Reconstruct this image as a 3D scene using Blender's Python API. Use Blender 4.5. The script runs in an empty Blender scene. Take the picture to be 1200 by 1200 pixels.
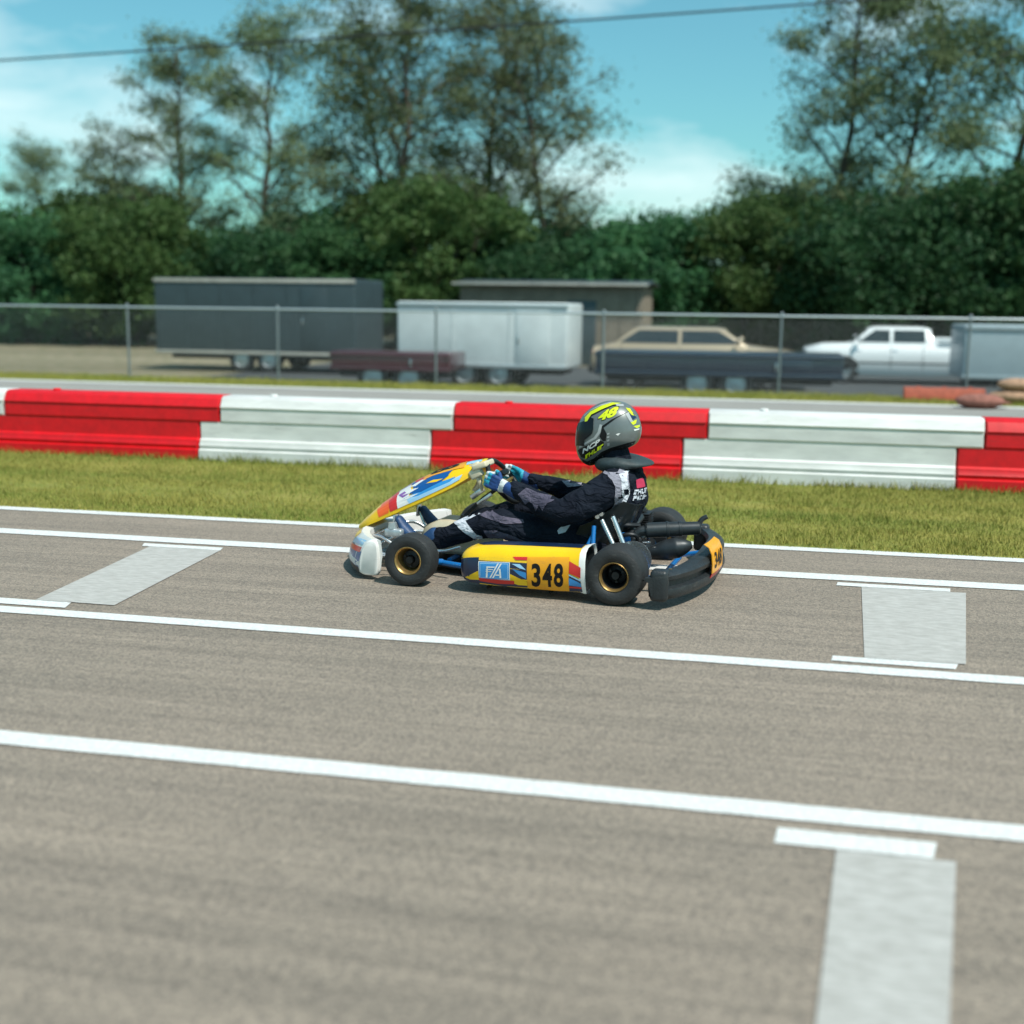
import bpy, bmesh, math, random
import numpy as np
from mathutils import Vector, Matrix, noise as mnoise
from mathutils.bvhtree import BVHTree

R = math.radians
scene = bpy.context.scene
COL = scene.collection

# ------------------------------------------------------------------ camera, sky, sun, exposure
cam_data = bpy.data.cameras.new("camera")
cam = bpy.data.objects.new("camera", cam_data)
COL.objects.link(cam)
cam.location = (0, 0, 1.398)
_r, _u, _b = (0.977473, 0.210666, 0.012914), (-0.046837, 0.156845, 0.986512), (0.205799, -0.964894, 0.163179)
cam.rotation_euler = Matrix(((_r[0], _u[0], _b[0]), (_r[1], _u[1], _b[1]), (_r[2], _u[2], _b[2]))).to_euler()
cam_data.sensor_width = 36
cam_data.lens = 43.5
cam_data.clip_end = 2000
cam_data.dof.use_dof = True
cam_data.dof.focus_distance = 6.3
cam_data.dof.aperture_fstop = 1.2
scene.camera = cam

SUN_EL, SUN_AZ = 58.0, -36.0            # azimuth from +X, towards +Y
world = bpy.data.worlds.new("World")
scene.world = world
world.use_nodes = True
wn = world.node_tree
wn.nodes.clear()
w_out = wn.nodes.new("ShaderNodeOutputWorld")
w_bg = wn.nodes.new("ShaderNodeBackground")
w_bg.inputs["Strength"].default_value = 0.115
sky = wn.nodes.new("ShaderNodeTexSky")
sky.sky_type = 'NISHITA'
sky.sun_disc = False
sky.sun_elevation = R(SUN_EL)
sky.sun_rotation = R(90 - SUN_AZ)
sky.air_density = 1.0
sky.dust_density = 1.2
tint = wn.nodes.new("ShaderNodeMix"); tint.data_type = 'RGBA'; tint.blend_type = 'MULTIPLY'
tint.inputs[0].default_value = 1.0
tint.inputs[7].default_value = (0.52, 0.98, 0.88, 1)
wn.links.new(sky.outputs[0], tint.inputs[6])
tc = wn.nodes.new("ShaderNodeTexCoord")
mp = wn.nodes.new("ShaderNodeMapping")
mp.inputs["Scale"].default_value = (1.0, 1.0, 2.4)
mp.inputs["Location"].default_value = (0.55, 0.2, 0.1)
wn.links.new(tc.outputs["Generated"], mp.inputs[0])
cn = wn.nodes.new("ShaderNodeTexNoise")
cn.inputs["Scale"].default_value = 3.4
cn.inputs["Detail"].default_value = 9
cn.inputs["Roughness"].default_value = 0.55
cn.inputs["Distortion"].default_value = 0.4
wn.links.new(mp.outputs[0], cn.inputs["Vector"])
cr = wn.nodes.new("ShaderNodeValToRGB")
cr.color_ramp.elements[0].position = 0.52
cr.color_ramp.elements[0].color = (0, 0, 0, 1)
cr.color_ramp.elements[1].position = 0.78
cr.color_ramp.elements[1].color = (0.85, 0.85, 0.85, 1)
wn.links.new(cn.outputs["Fac"], cr.inputs[0])
cmix = wn.nodes.new("ShaderNodeMix"); cmix.data_type = 'RGBA'
cmix.inputs[7].default_value = (7.0, 8.0, 8.0, 1)
wn.links.new(cr.outputs[0], cmix.inputs[0])
wn.links.new(tint.outputs[2], cmix.inputs[6])
wn.links.new(cmix.outputs[2], w_bg.inputs[0])
wn.links.new(w_bg.outputs[0], w_out.inputs[0])

sun_data = bpy.data.lights.new("sun", 'SUN')
sun_data.energy = 3.5
sun_data.angle = R(0.53)
sun_data.color = (1.0, 0.955, 0.88)
sun = bpy.data.objects.new("sun", sun_data)
COL.objects.link(sun)
sd = Vector((math.cos(R(SUN_EL)) * math.cos(R(SUN_AZ)), math.cos(R(SUN_EL)) * math.sin(R(SUN_AZ)), math.sin(R(SUN_EL))))
sun.rotation_euler = sd.to_track_quat('Z', 'Y').to_euler()
sun.location = (10, -5, 30)

scene.view_settings.view_transform = 'Standard'
scene.view_settings.look = 'None'
scene.view_settings.exposure = 0.42
scene.view_settings.gamma = 1.0
scene.cycles.max_bounces = 6
scene.cycles.transparent_max_bounces = 6

# ------------------------------------------------------------------ materials
def pm(name, col, rough=0.5, metal=0.0, coat=0.0, var=0.0, vscale=6.0, col2=None, bump=0.0, bscale=60.0, stretch=None, spec=None, emit=None):
    m = bpy.data.materials.new(name)
    m.use_nodes = True
    nt = m.node_tree
    b = nt.nodes["Principled BSDF"]
    b.inputs["Base Color"].default_value = (*col, 1)
    b.inputs["Roughness"].default_value = rough
    b.inputs["Metallic"].default_value = metal
    b.inputs["Coat Weight"].default_value = coat
    b.inputs["Coat Roughness"].default_value = 0.12
    if spec is not None:
        b.inputs["Specular IOR Level"].default_value = spec
    if var > 0 or bump > 0 or col2:
        t = nt.nodes.new("ShaderNodeTexCoord")
        vec = t.outputs["Object"]
        if stretch:
            mpn = nt.nodes.new("ShaderNodeMapping")
            mpn.inputs["Scale"].default_value = stretch
            nt.links.new(vec, mpn.inputs[0]); vec = mpn.outputs[0]
        if var > 0 or col2:
            n = nt.nodes.new("ShaderNodeTexNoise")
            n.inputs["Scale"].default_value = vscale
            n.inputs["Detail"].default_value = 6
            n.inputs["Roughness"].default_value = 0.6
            nt.links.new(vec, n.inputs["Vector"])
            r = nt.nodes.new("ShaderNodeValToRGB")
            r.color_ramp.elements[0].position = 0.34
            r.color_ramp.elements[1].position = 0.68
            c2 = col2 if col2 else tuple(max(0, c * (1 - var)) for c in col)
            c1 = col if col2 else tuple(min(1, c * (1 + var * 0.5)) for c in col)
            r.color_ramp.elements[0].color = (*c2, 1)
            r.color_ramp.elements[1].color = (*c1, 1)
            nt.links.new(n.outputs["Fac"], r.inputs[0])
            nt.links.new(r.outputs[0], b.inputs["Base Color"])
            rr = nt.nodes.new("ShaderNodeMapRange")
            rr.inputs["To Min"].default_value = min(1, rough + 0.12)
            rr.inputs["To Max"].default_value = max(0.03, rough - 0.08)
            nt.links.new(n.outputs["Fac"], rr.inputs["Value"])
            nt.links.new(rr.outputs[0], b.inputs["Roughness"])
        if bump > 0:
            n2 = nt.nodes.new("ShaderNodeTexNoise")
            n2.inputs["Scale"].default_value = bscale
            n2.inputs["Detail"].default_value = 5
            nt.links.new(vec, n2.inputs["Vector"])
            bp = nt.nodes.new("ShaderNodeBump")
            bp.inputs["Strength"].default_value = bump
            bp.inputs["Distance"].default_value = 0.01
            nt.links.new(n2.outputs["Fac"], bp.inputs["Height"])
            nt.links.new(bp.outputs[0], b.inputs["Normal"])
    return m

def scuffed(m, amount=0.55, dark=(0.05, 0.05, 0.05), stretch=(1.0, 1.0, 9.0), scale=2.6, p0=0.60):
    nt = m.node_tree; b = nt.nodes["Principled BSDF"]; N = nt.nodes.new; L = nt.links.new
    src = b.inputs["Base Color"].links[0].from_socket
    t = N("ShaderNodeTexCoord"); oi = N("ShaderNodeObjectInfo")
    mpn = N("ShaderNodeMapping"); mpn.inputs["Scale"].default_value = stretch; L(t.outputs["Object"], mpn.inputs[0])
    sc = N("ShaderNodeMath"); sc.operation = 'MULTIPLY'; sc.inputs[1].default_value = 40; L(oi.outputs["Random"], sc.inputs[0])
    cb = N("ShaderNodeCombineXYZ"); L(sc.outputs[0], cb.inputs[0]); L(cb.outputs[0], mpn.inputs["Location"])
    n = N("ShaderNodeTexNoise"); n.inputs["Scale"].default_value = scale; n.inputs["Detail"].default_value = 9; n.inputs["Roughness"].default_value = 0.72; L(mpn.outputs[0], n.inputs["Vector"])
    r = N("ShaderNodeValToRGB"); r.color_ramp.elements[0].position = p0; r.color_ramp.elements[1].position = p0 + 0.14
    r.color_ramp.elements[0].color = (0, 0, 0, 1); r.color_ramp.elements[1].color = (amount,) * 3 + (1,); L(n.outputs["Fac"], r.inputs[0])
    x = N("ShaderNodeMix"); x.data_type = 'RGBA'; x.inputs[7].default_value = (*dark, 1); L(r.outputs[0], x.inputs[0]); L(src, x.inputs[6]); L(x.outputs[2], b.inputs["Base Color"])

def asphalt_mat(name, base, dark, warm):
    m = bpy.data.materials.new(name); m.use_nodes = True
    nt = m.node_tree; b = nt.nodes["Principled BSDF"]
    N = nt.nodes.new; L = nt.links.new
    t = N("ShaderNodeTexCoord")
    def noise(scale, detail, stretch=(1, 1, 1), rough=0.6):
        mpn = N("ShaderNodeMapping"); mpn.inputs["Scale"].default_value = stretch
        L(t.outputs["Object"], mpn.inputs[0])
        n = N("ShaderNodeTexNoise"); n.inputs["Scale"].default_value = scale
        n.inputs["Detail"].default_value = detail; n.inputs["Roughness"].default_value = rough
        L(mpn.outputs[0], n.inputs["Vector"]); return n.outputs["Fac"]
    def ramp(fac, p0, p1, c0, c1):
        r = N("ShaderNodeValToRGB"); r.color_ramp.elements[0].position = p0; r.color_ramp.elements[1].position = p1
        r.color_ramp.elements[0].color = (*c0, 1); r.color_ramp.elements[1].color = (*c1, 1); L(fac, r.inputs[0]); return r.outputs[0]
    def mul(a, c, f=1.0):
        x = N("ShaderNodeMix"); x.data_type = 'RGBA'; x.blend_type = 'MULTIPLY'; x.inputs[0].default_value = f
        L(a, x.inputs[6]); L(c, x.inputs[7]); return x.outputs[2]
    c = ramp(noise(0.35, 4), 0.35, 0.65, base, warm)                          # broad weathering
    c = mul(c, ramp(noise(5.0, 5, (0.035, 1.5, 1)), 0.32, 0.62, (0.83, 0.83, 0.84), (1.04, 1.03, 1.03)))   # rubber laid along the track
    c = mul(c, ramp(noise(22.0, 4, (0.03, 1.2, 1)), 0.33, 0.6, (0.86, 0.86, 0.86), (1.05, 1.05, 1.05)))
    v = N("ShaderNodeTexVoronoi"); v.inputs["Scale"].default_value = 130
    L(t.outputs["Object"], v.inputs["Vector"])
    sp = N("ShaderNodeSeparateColor"); L(v.outputs["Color"], sp.inputs[0])
    c = mul(c, ramp(sp.outputs[0], 0.05, 0.95, dark, (1.28, 1.26, 1.22)))  # aggregate
    c = mul(c, ramp(noise(260, 2), 0.3, 0.7, (0.8, 0.8, 0.8), (1.15, 1.15, 1.15)))
    L(c, b.inputs["Base Color"])
    b.inputs["Roughness"].default_value = 0.82
    bp = N("ShaderNodeBump"); bp.inputs["Strength"].default_value = 0.5; bp.inputs["Distance"].default_value = 0.004
    L(v.outputs["Distance"], bp.inputs["Height"]); L(bp.outputs[0], b.inputs["Normal"])
    return m

def ground_mix_mat(name, cols, scale, fine):
    """soil / grass: three colours mixed by two noises"""
    m = bpy.data.materials.new(name); m.use_nodes = True
    nt = m.node_tree; b = nt.nodes["Principled BSDF"]; N = nt.nodes.new; L = nt.links.new
    t = N("ShaderNodeTexCoord")
    mpn = N("ShaderNodeMapping"); mpn.inputs["Scale"].default_value = (0.16, 1.2, 1)
    L(t.outputs["Object"], mpn.inputs[0])
    n1 = N("ShaderNodeTexNoise"); n1.inputs["Scale"].default_value = scale; n1.inputs["Detail"].default_value = 6; L(mpn.outputs[0], n1.inputs["Vector"])
    n2 = N("ShaderNodeTexNoise"); n2.inputs["Scale"].default_value = fine; n2.inputs["Detail"].default_value = 6; L(t.outputs["Object"], n2.inputs["Vector"])
    r = N("ShaderNodeValToRGB"); e = r.color_ramp.elements
    e[0].position = 0.36; e[1].position = 0.64; e[0].color = (*cols[0], 1); e[1].color = (*cols[1], 1); L(n1.outputs["Fac"], r.inputs[0])
    x = N("ShaderNodeMix"); x.data_type = 'RGBA'; x.inputs[7].default_value = (*cols[2], 1)
    mr = N("ShaderNodeMapRange"); mr.inputs["From Min"].default_value = 0.42; mr.inputs["From Max"].default_value = 0.68; mr.inputs["To Max"].default_value = 0.8
    L(n2.outputs["Fac"], mr.inputs["Value"]); L(mr.outputs[0], x.inputs[0]); L(r.outputs[0], x.inputs[6])
    L(x.outputs[2], b.inputs["Base Color"]); b.inputs["Roughness"].default_value = 0.95
    b.inputs["Specular IOR Level"].default_value = 0.2
    bp = N("ShaderNodeBump"); bp.inputs["Strength"].default_value = 0.6; bp.inputs["Distance"].default_value = 0.02
    L(n2.outputs["Fac"], bp.inputs["Height"]); L(bp.outputs[0], b.inputs["Normal"])
    return m

def leaf_mat(name, c1, c2, sc=0.9):
    m = bpy.data.materials.new(name); m.use_nodes = True
    nt = m.node_tree; b = nt.nodes["Principled BSDF"]; N = nt.nodes.new; L = nt.links.new
    t = N("ShaderNodeTexCoord"); oi = N("ShaderNodeObjectInfo")
    n = N("ShaderNodeTexNoise"); n.inputs["Scale"].default_value = sc; n.inputs["Detail"].default_value = 5; n.inputs["Roughness"].default_value = 0.75
    L(t.outputs["Object"], n.inputs["Vector"])
    r = N("ShaderNodeValToRGB"); e = r.color_ramp.elements
    e[0].position = 0.35; e[1].position = 0.66; e[0].color = (*c1, 1); e[1].color = (*c2, 1); L(n.outputs["Fac"], r.inputs[0])
    hs = N("ShaderNodeHueSaturation")
    mr = N("ShaderNodeMapRange"); mr.inputs["To Min"].default_value = 0.485; mr.inputs["To Max"].default_value = 0.515; L(oi.outputs["Random"], mr.inputs["Value"]); L(mr.outputs[0], hs.inputs["Hue"])
    mr2 = N("ShaderNodeMapRange"); mr2.inputs["To Min"].default_value = 0.8; mr2.inputs["To Max"].default_value = 1.2; L(oi.outputs["Random"], mr2.inputs["Value"]); L(mr2.outputs[0], hs.inputs["Value"])
    L(r.outputs[0], hs.inputs["Color"]); L(hs.outputs[0], b.inputs["Base Color"])
    b.inputs["Roughness"].default_value = 0.6; b.inputs["Specular IOR Level"].default_value = 0.25
    tr = N("ShaderNodeBsdfTranslucent"); L(hs.outputs[0], tr.inputs["Color"])
    ms = N("ShaderNodeMixShader"); ms.inputs[0].default_value = 0.3
    out = nt.nodes["Material Output"]
    L(b.outputs[0], ms.inputs[1]); L(tr.outputs[0], ms.inputs[2]); L(ms.outputs[0], out.inputs[0])
    return m

M = {}
M['asphalt'] = asphalt_mat('track_asphalt', (0.240, 0.202, 0.163), (0.66, 0.66, 0.67), (0.280, 0.231, 0.186))
M['far_asphalt'] = asphalt_mat('far_asphalt', (0.27, 0.265, 0.25), (0.75, 0.75, 0.75), (0.32, 0.31, 0.29))
M['line'] = pm('worn_white_paint', (0.78, 0.785, 0.77), 0.6, col2=(0.56, 0.555, 0.535), vscale=60, bump=0.25, bscale=200)
M['band'] = pm('faded_white_paint', (0.49, 0.475, 0.45), 0.7, col2=(0.36, 0.345, 0.32), vscale=45, bump=0.4, bscale=220, stretch=(0.35, 1, 1))
M['verge'] = ground_mix_mat('mown_verge', ((0.15, 0.19, 0.035), (0.28, 0.25, 0.06), (0.24, 0.21, 0.06)), 1.6, 14)
M['paddock'] = ground_mix_mat('paddock_dirt', ((0.20, 0.17, 0.115), (0.30, 0.255, 0.18), (0.10, 0.11, 0.045)), 0.22, 3.0)
M['blade'] = ground_mix_mat('grass_blades', ((0.16, 0.215, 0.040), (0.30, 0.28, 0.065), (0.36, 0.30, 0.09)), 1.9, 30)
M['red_plastic'] = pm('red_barrier_plastic', (0.66, 0.002, 0.008), 0.5, var=0.16, vscale=9, bump=0.12, bscale=90)
M['white_plastic'] = pm('white_barrier_plastic', (0.69, 0.685, 0.665), 0.5, var=0.16, vscale=5, stretch=(0.5, 1, 2.2), bump=0.12, bscale=90)
scuffed(M['red_plastic'], 0.5); scuffed(M['white_plastic'], 0.5, (0.12, 0.115, 0.10))
M['leaf_olive'] = leaf_mat('olive_leaves', (0.042, 0.092, 0.026), (0.098, 0.160, 0.048), 0.7)
M['leaf_deep'] = leaf_mat('deep_green_leaves', (0.018, 0.062, 0.028), (0.050, 0.125, 0.046), 1.1)
M['leaf_dark'] = leaf_mat('dark_leaves', (0.030, 0.094, 0.038), (0.066, 0.170, 0.058))
M['leaf_airy'] = leaf_mat('airy_leaves', (0.095, 0.140, 0.070), (0.190, 0.225, 0.105))
M['bark'] = pm('bark', (0.085, 0.07, 0.055), 0.9, var=0.4, vscale=12, bump=0.6, bscale=30)
M['galv'] = pm('galvanised_steel', (0.62, 0.66, 0.68), 0.35, 0.7, var=0.12, vscale=30)
M['wire'] = pm('fence_wire', (0.22, 0.25, 0.26), 0.5, 0.5, var=0.1, vscale=30)
# kart
M['yellow'] = pm('yellow_vinyl', (0.88, 0.53, 0.002), 0.28, coat=0.4, var=0.06, vscale=14)
M['amber'] = pm('number_panel_yellow', (0.80, 0.34, 0.006), 0.35, coat=0.2, var=0.06, vscale=14)
M['navy'] = pm('navy_vinyl', (0.008, 0.022, 0.065), 0.3, coat=0.4, var=0.2, vscale=18)
M['blue'] = pm('sky_blue_vinyl', (0.03, 0.26, 0.62), 0.3, coat=0.4, var=0.1, vscale=18)
M['deep_blue'] = pm('deep_blue_vinyl', (0.005, 0.085, 0.30), 0.3, coat=0.4, var=0.1, vscale=18)
M['red'] = pm('red_vinyl', (0.62, 0.02, 0.018), 0.3, coat=0.4, var=0.1, vscale=18)
M['orange'] = pm('orange_vinyl', (0.85, 0.12, 0.012), 0.3, coat=0.4)
M['purple'] = pm('purple_vinyl', (0.24, 0.10, 0.36), 0.3, coat=0.4)
M['white'] = pm('white_vinyl', (0.78, 0.77, 0.74), 0.35, coat=0.3, var=0.08, vscale=14)
M['pale_blue'] = pm('pale_blue_vinyl', (0.34, 0.58, 0.80), 0.35, coat=0.3)
M['black_ink'] = pm('black_ink', (0.007, 0.007, 0.008), 0.45, spec=0.25)
M['rubber'] = pm('tyre_rubber', (0.022, 0.023, 0.024), 0.62, var=0.35, vscale=22, bump=0.25, bscale=120)
M['gold'] = pm('gold_rim', (0.42, 0.27, 0.10), 0.38, 0.75, var=0.3, vscale=40)
M['dark_metal'] = pm('dark_metal', (0.03, 0.032, 0.035), 0.45, 0.6, var=0.3, vscale=40)
M['steel'] = pm('bright_steel', (0.66, 0.67, 0.68), 0.25, 0.9, var=0.12, vscale=40)
M['alloy'] = pm('cast_alloy', (0.52, 0.55, 0.56), 0.42, 0.7, var=0.2, vscale=30)
M['frame_blue'] = pm('blue_frame_paint', (0.006, 0.14, 0.42), 0.3, coat=0.4)
M['black_plastic'] = pm('black_bumper_plastic', (0.020, 0.024, 0.027), 0.42, var=0.3, vscale=26, bump=0.25, bscale=110)
M['exhaust'] = pm('black_heat_paint', (0.034, 0.040, 0.045), 0.40, 0.35, var=0.35, vscale=22)
M['seat_black'] = pm('black_fibreglass', (0.018, 0.022, 0.024), 0.28, coat=0.3, var=0.3, vscale=14)
M['cream'] = pm('cream_plastic', (0.66, 0.58, 0.42), 0.4, var=0.14, vscale=20)
for n_, am in (('yellow', 0.28), ('white', 0.35), ('black_plastic', 0.30), ('amber', 0.22), ('rubber', 0.35)):
    scuffed(M[n_], am, (0.16, 0.15, 0.135) if n_ in ('black_plastic', 'rubber') else (0.10, 0.085, 0.06), (5.0, 5.0, 16.0), 2.2, 0.58)
# driver
def suit_mat(name, c, c2):
    m = pm(name, c, 0.85, col2=c2, vscale=9, bump=0.0)
    nt = m.node_tree; b = nt.nodes["Principled BSDF"]
    t = nt.nodes.new("ShaderNodeTexCoord")
    mpn = nt.nodes.new("ShaderNodeMapping"); mpn.inputs["Scale"].default_value = (1, 1, 1.8); nt.links.new(t.outputs["Object"], mpn.inputs[0])
    n = nt.nodes.new("ShaderNodeTexNoise"); n.inputs["Scale"].default_value = 11; n.inputs["Detail"].default_value = 3; n.inputs["Distortion"].default_value = 1.6
    nt.links.new(mpn.outputs[0], n.inputs["Vector"])
    bp = nt.nodes.new("ShaderNodeBump"); bp.inputs["Strength"].default_value = 0.9; bp.inputs["Distance"].default_value = 0.03
    nt.links.new(n.outputs["Fac"], bp.inputs["Height"]); nt.links.new(bp.outputs[0], b.inputs["Normal"])
    b.inputs["Specular IOR Level"].default_value = 0.16
    return m
M['suit'] = suit_mat('black_race_suit', (0.010, 0.014, 0.024), (0.005, 0.007, 0.014))
M['suit_grey'] = suit_mat('grey_suit_panel', (0.30, 0.29, 0.35), (0.22, 0.215, 0.26))
M['suit_mauve'] = suit_mat('mauve_grey_suit_panel', (0.13, 0.115, 0.16), (0.060, 0.056, 0.085))
M['suit_white'] = suit_mat('white_suit_piping', (0.62, 0.64, 0.70), (0.50, 0.52, 0.58))
M['suit_red'] = pm('red_suit_badge', (0.45, 0.02, 0.07), 0.7)
M['skin'] = pm('skin', (0.55, 0.33, 0.24), 0.5)
M['glove_blue'] = pm('blue_glove', (0.010, 0.05, 0.19), 0.6, var=0.3, vscale=30, bump=0.3, bscale=80)
M['glove_cyan'] = pm('cyan_glove_panel', (0.015, 0.30, 0.42), 0.55, var=0.2, vscale=30, bump=0.3, bscale=80)
M['glove_white'] = pm('white_glove_panel', (0.60, 0.62, 0.62), 0.55, var=0.15, vscale=30, bump=0.3, bscale=80)
M['boot'] = pm('blue_boot', (0.012, 0.05, 0.14), 0.5, var=0.3, vscale=20, bump=0.2, bscale=60)
M['helmet'] = pm('grey_helmet_shell', (0.155, 0.172, 0.170), 0.36, 0.25, coat=0.4, var=0.06, vscale=30)
M['helmet_light'] = pm('light_grey_trim', (0.36, 0.38, 0.38), 0.35, coat=0.4)
M['visor'] = pm('dark_visor', (0.006, 0.009, 0.013), 0.3, coat=0.15, spec=0.25)
M['lime'] = pm('lime_yellow', (0.62, 0.72, 0.005), 0.35, coat=0.4)
M['brace'] = pm('neck_brace_foam', (0.030, 0.045, 0.050), 0.6, var=0.25, vscale=30, bump=0.2, bscale=120)
# paddock
M['glass'] = pm('dark_glass', (0.02, 0.028, 0.03), 0.08, coat=0.5)
M['tan_paint'] = pm('tan_car_paint', (0.40, 0.32, 0.22), 0.3, 0.2, coat=0.6)
M['navy_paint'] = pm('navy_car_paint', (0.010, 0.022, 0.045), 0.3, 0.2, coat=0.7)
M['maroon_paint'] = pm('maroon_car_paint', (0.07, 0.012, 0.02), 0.3, 0.2, coat=0.7)
M['white_paint'] = pm('white_car_paint', (0.76, 0.78, 0.78), 0.3, coat=0.6)
M['trailer_white'] = pm('white_trailer_skin', (0.60, 0.64, 0.64), 0.4, var=0.10, vscale=2.5, coat=0.2)
M['trailer_grey'] = pm('blue_grey_trailer_skin', (0.36, 0.43, 0.46), 0.4, var=0.10, vscale=2.5, coat=0.2)
M['trailer_dark'] = pm('charcoal_trailer_skin', (0.035, 0.055, 0.062), 0.5, var=0.15, vscale=2.5)
M['shed'] = pm('tan_shed_wall', (0.20, 0.165, 0.125), 0.8, var=0.2, vscale=3)
M['shed_roof'] = pm('pale_roof_sheet', (0.42, 0.40, 0.35), 0.6, var=0.2, vscale=3)
M['lamp_red'] = pm('red_tail_lamp', (0.35, 0.01, 0.01), 0.2, coat=0.6)
M['lamp_clear'] = pm('clear_lamp', (0.6, 0.62, 0.62), 0.12, coat=0.6)
M['terracotta'] = pm('terracotta_plastic', (0.46, 0.10, 0.055), 0.6, var=0.25, vscale=9, bump=0.2)
M['sand_bag'] = pm('tan_sandbag_cloth', (0.42, 0.25, 0.16), 0.9, var=0.3, vscale=14, bump=0.5, bscale=90)
M['brown_bag'] = pm('dusty_red_sandbag_cloth', (0.30, 0.12, 0.09), 0.9, var=0.3, vscale=14, bump=0.5, bscale=90)
M['cable'] = pm('black_cable', (0.02, 0.02, 0.022), 0.6)

# ------------------------------------------------------------------ mesh helpers
class MB:
    def __init__(self, *mats):
        self.bm = bmesh.new(); self.mats = list(mats)
    def mi(self, m):
        if m is None: return 0
        if m not in self.mats: self.mats.append(m)
        return self.mats.index(m)
    def face(self, vs, mi):
        try:
            f = self.bm.faces.new(vs); f.material_index = mi; f.smooth = True; return f
        except ValueError:
            return None
    def loft(self, secs, mat=None, cap=True, span_mats=None, closed=True):
        mi = self.mi(mat)
        rings = [[self.bm.verts.new(p) for p in s] for s in secs]
        n = len(secs[0])
        for k in range(len(rings) - 1):
            m_ = self.mi(span_mats[k]) if span_mats else mi
            for i in range(n if closed else n - 1):
                j = (i + 1) % n
                self.face((rings[k][i], rings[k][j], rings[k + 1][j], rings[k + 1][i]), m_)
        if cap and closed:
            self.face(list(reversed(rings[0])), self.mi(span_mats[0]) if span_mats else mi)
            self.face(rings[-1], self.mi(span_mats[-1]) if span_mats else mi)
        return rings
    def tube(self, pts, r, seg=12, mat=None, smooth=6, cap=True, squash=None):
        pts = [Vector(p) for p in pts]
        rs = list(r) if hasattr(r, '__len__') else [r] * len(pts)
        if smooth and len(pts) > 2:
            P, Q = [], []
            for i in range(len(pts) - 1):
                a, b = pts[i], pts[i + 1]
                p0 = pts[i - 1] if i else a * 2 - b
                p3 = pts[i + 2] if i + 2 < len(pts) else b * 2 - a
                for k in range(smooth):
                    t = k / smooth
                    P.append(0.5 * ((2 * a) + (b - p0) * t + (2 * p0 - 5 * a + 4 * b - p3) * t * t + (3 * a - p0 - 3 * b + p3) * t ** 3))
                    Q.append(rs[i] * (1 - t) + rs[i + 1] * t)
            P.append(pts[-1]); Q.append(rs[-1]); pts, rs = P, Q
        d0 = (pts[1] - pts[0]).normalized()
        u = d0.cross(Vector((0, 0, 1)))
        if u.length < 1e-3: u = d0.cross(Vector((1, 0, 0)))
        u.normalize()
        secs = []
        for i, p in enumerate(pts):
            d = (pts[min(i + 1, len(pts) - 1)] - pts[max(i - 1, 0)]).normalized()
            u = (u - d * u.dot(d)).normalized(); v = d.cross(u)
            secs.append([p + u * math.cos(2 * math.pi * k / seg) * rs[i] + v * math.sin(2 * math.pi * k / seg) * rs[i] * (squash or 1) for k in range(seg)])
        self.loft(secs, mat, cap)
    def lathe(self, prof, c=(0, 0, 0), axis='Y', seg=40, mat=None, closed=False, caps=True):
        """prof: (radius, offset along axis)"""
        mi = self.mi(mat); c = Vector(c); rings = []
        for r, o in prof:
            ring = []
            for k in range(seg):
                a = 2 * math.pi * k / seg; ca, sa = math.cos(a) * r, math.sin(a) * r
                p = {'Y': (ca, o, sa), 'Z': (ca, sa, o), 'X': (o, ca, sa)}[axis]
                ring.append(self.bm.verts.new(c + Vector(p)))
            rings.append(ring)
        n = len(rings)
        for k in range(n if closed else n - 1):
            A, B = rings[k], rings[(k + 1) % n]
            for i in range(seg):
                j = (i + 1) % seg
                self.face((A[i], A[j], B[j], B[i]), mi)
        if not closed and caps:
            if prof[0][0] > 1e-5: self.face(list(reversed(rings[0])), mi)
            if prof[-1][0] > 1e-5: self.face(rings[-1], mi)
    def box(self, c, s, mat=None, rot=None, bevel=0.0, seg=2):
        mi = self.mi(mat)
        t = bmesh.new(); bmesh.ops.create_cube(t, size=1)
        for v in t.verts: v.co = Vector((v.co.x * s[0], v.co.y * s[1], v.co.z * s[2]))
        if bevel: bmesh.ops.bevel(t, geom=t.edges[:], offset=bevel, segments=seg, profile=0.5, affect='EDGES')
        mt = Matrix.Translation(c) @ (rot.to_4x4() if rot else Matrix())
        self.add(t, mt, mi)
    def ball(self, c, r, mat=None, seg=16, rings=10):
        mi = self.mi(mat)
        t = bmesh.new(); bmesh.ops.create_uvsphere(t, u_segments=seg, v_segments=rings, radius=1)
        r = r if hasattr(r, '__len__') else (r, r, r)
        for v in t.verts: v.co = Vector((v.co.x * r[0], v.co.y * r[1], v.co.z * r[2]))
        self.add(t, Matrix.Translation(c), mi)
    def chain(self, pts, step=0.35, mat=None, seg=12):
        """dense balls along (x,y,z,rx,ry,rz)"""
        for a, b in zip(pts[:-1], pts[1:]):
            a = np.array(a, float); b = np.array(b, float)
            n = max(2, int(np.linalg.norm(b[:3] - a[:3]) / (min(a[3:].min(), b[3:].min()) * step)) + 1)
            for k in range(n + 1):
                q = a + (b - a) * k / n
                self.ball(q[:3], q[3:], mat, seg, 8)
    def prism(self, poly, axis, a, b, mat=None):
        def mk(p, o): return {'X': (o, p[0], p[1]), 'Y': (p[0], o, p[1]), 'Z': (p[0], p[1], o)}[axis]
        self.loft([[mk(p, a) for p in poly], [mk(p, b) for p in poly]], mat)
    def add(self, t, mt=None, mi=0):
        vm = {}
        for v in t.verts: vm[v] = self.bm.verts.new(mt @ v.co if mt else v.co)
        for f in t.faces: self.face([vm[v] for v in f.verts], mi)
        t.free()
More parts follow.
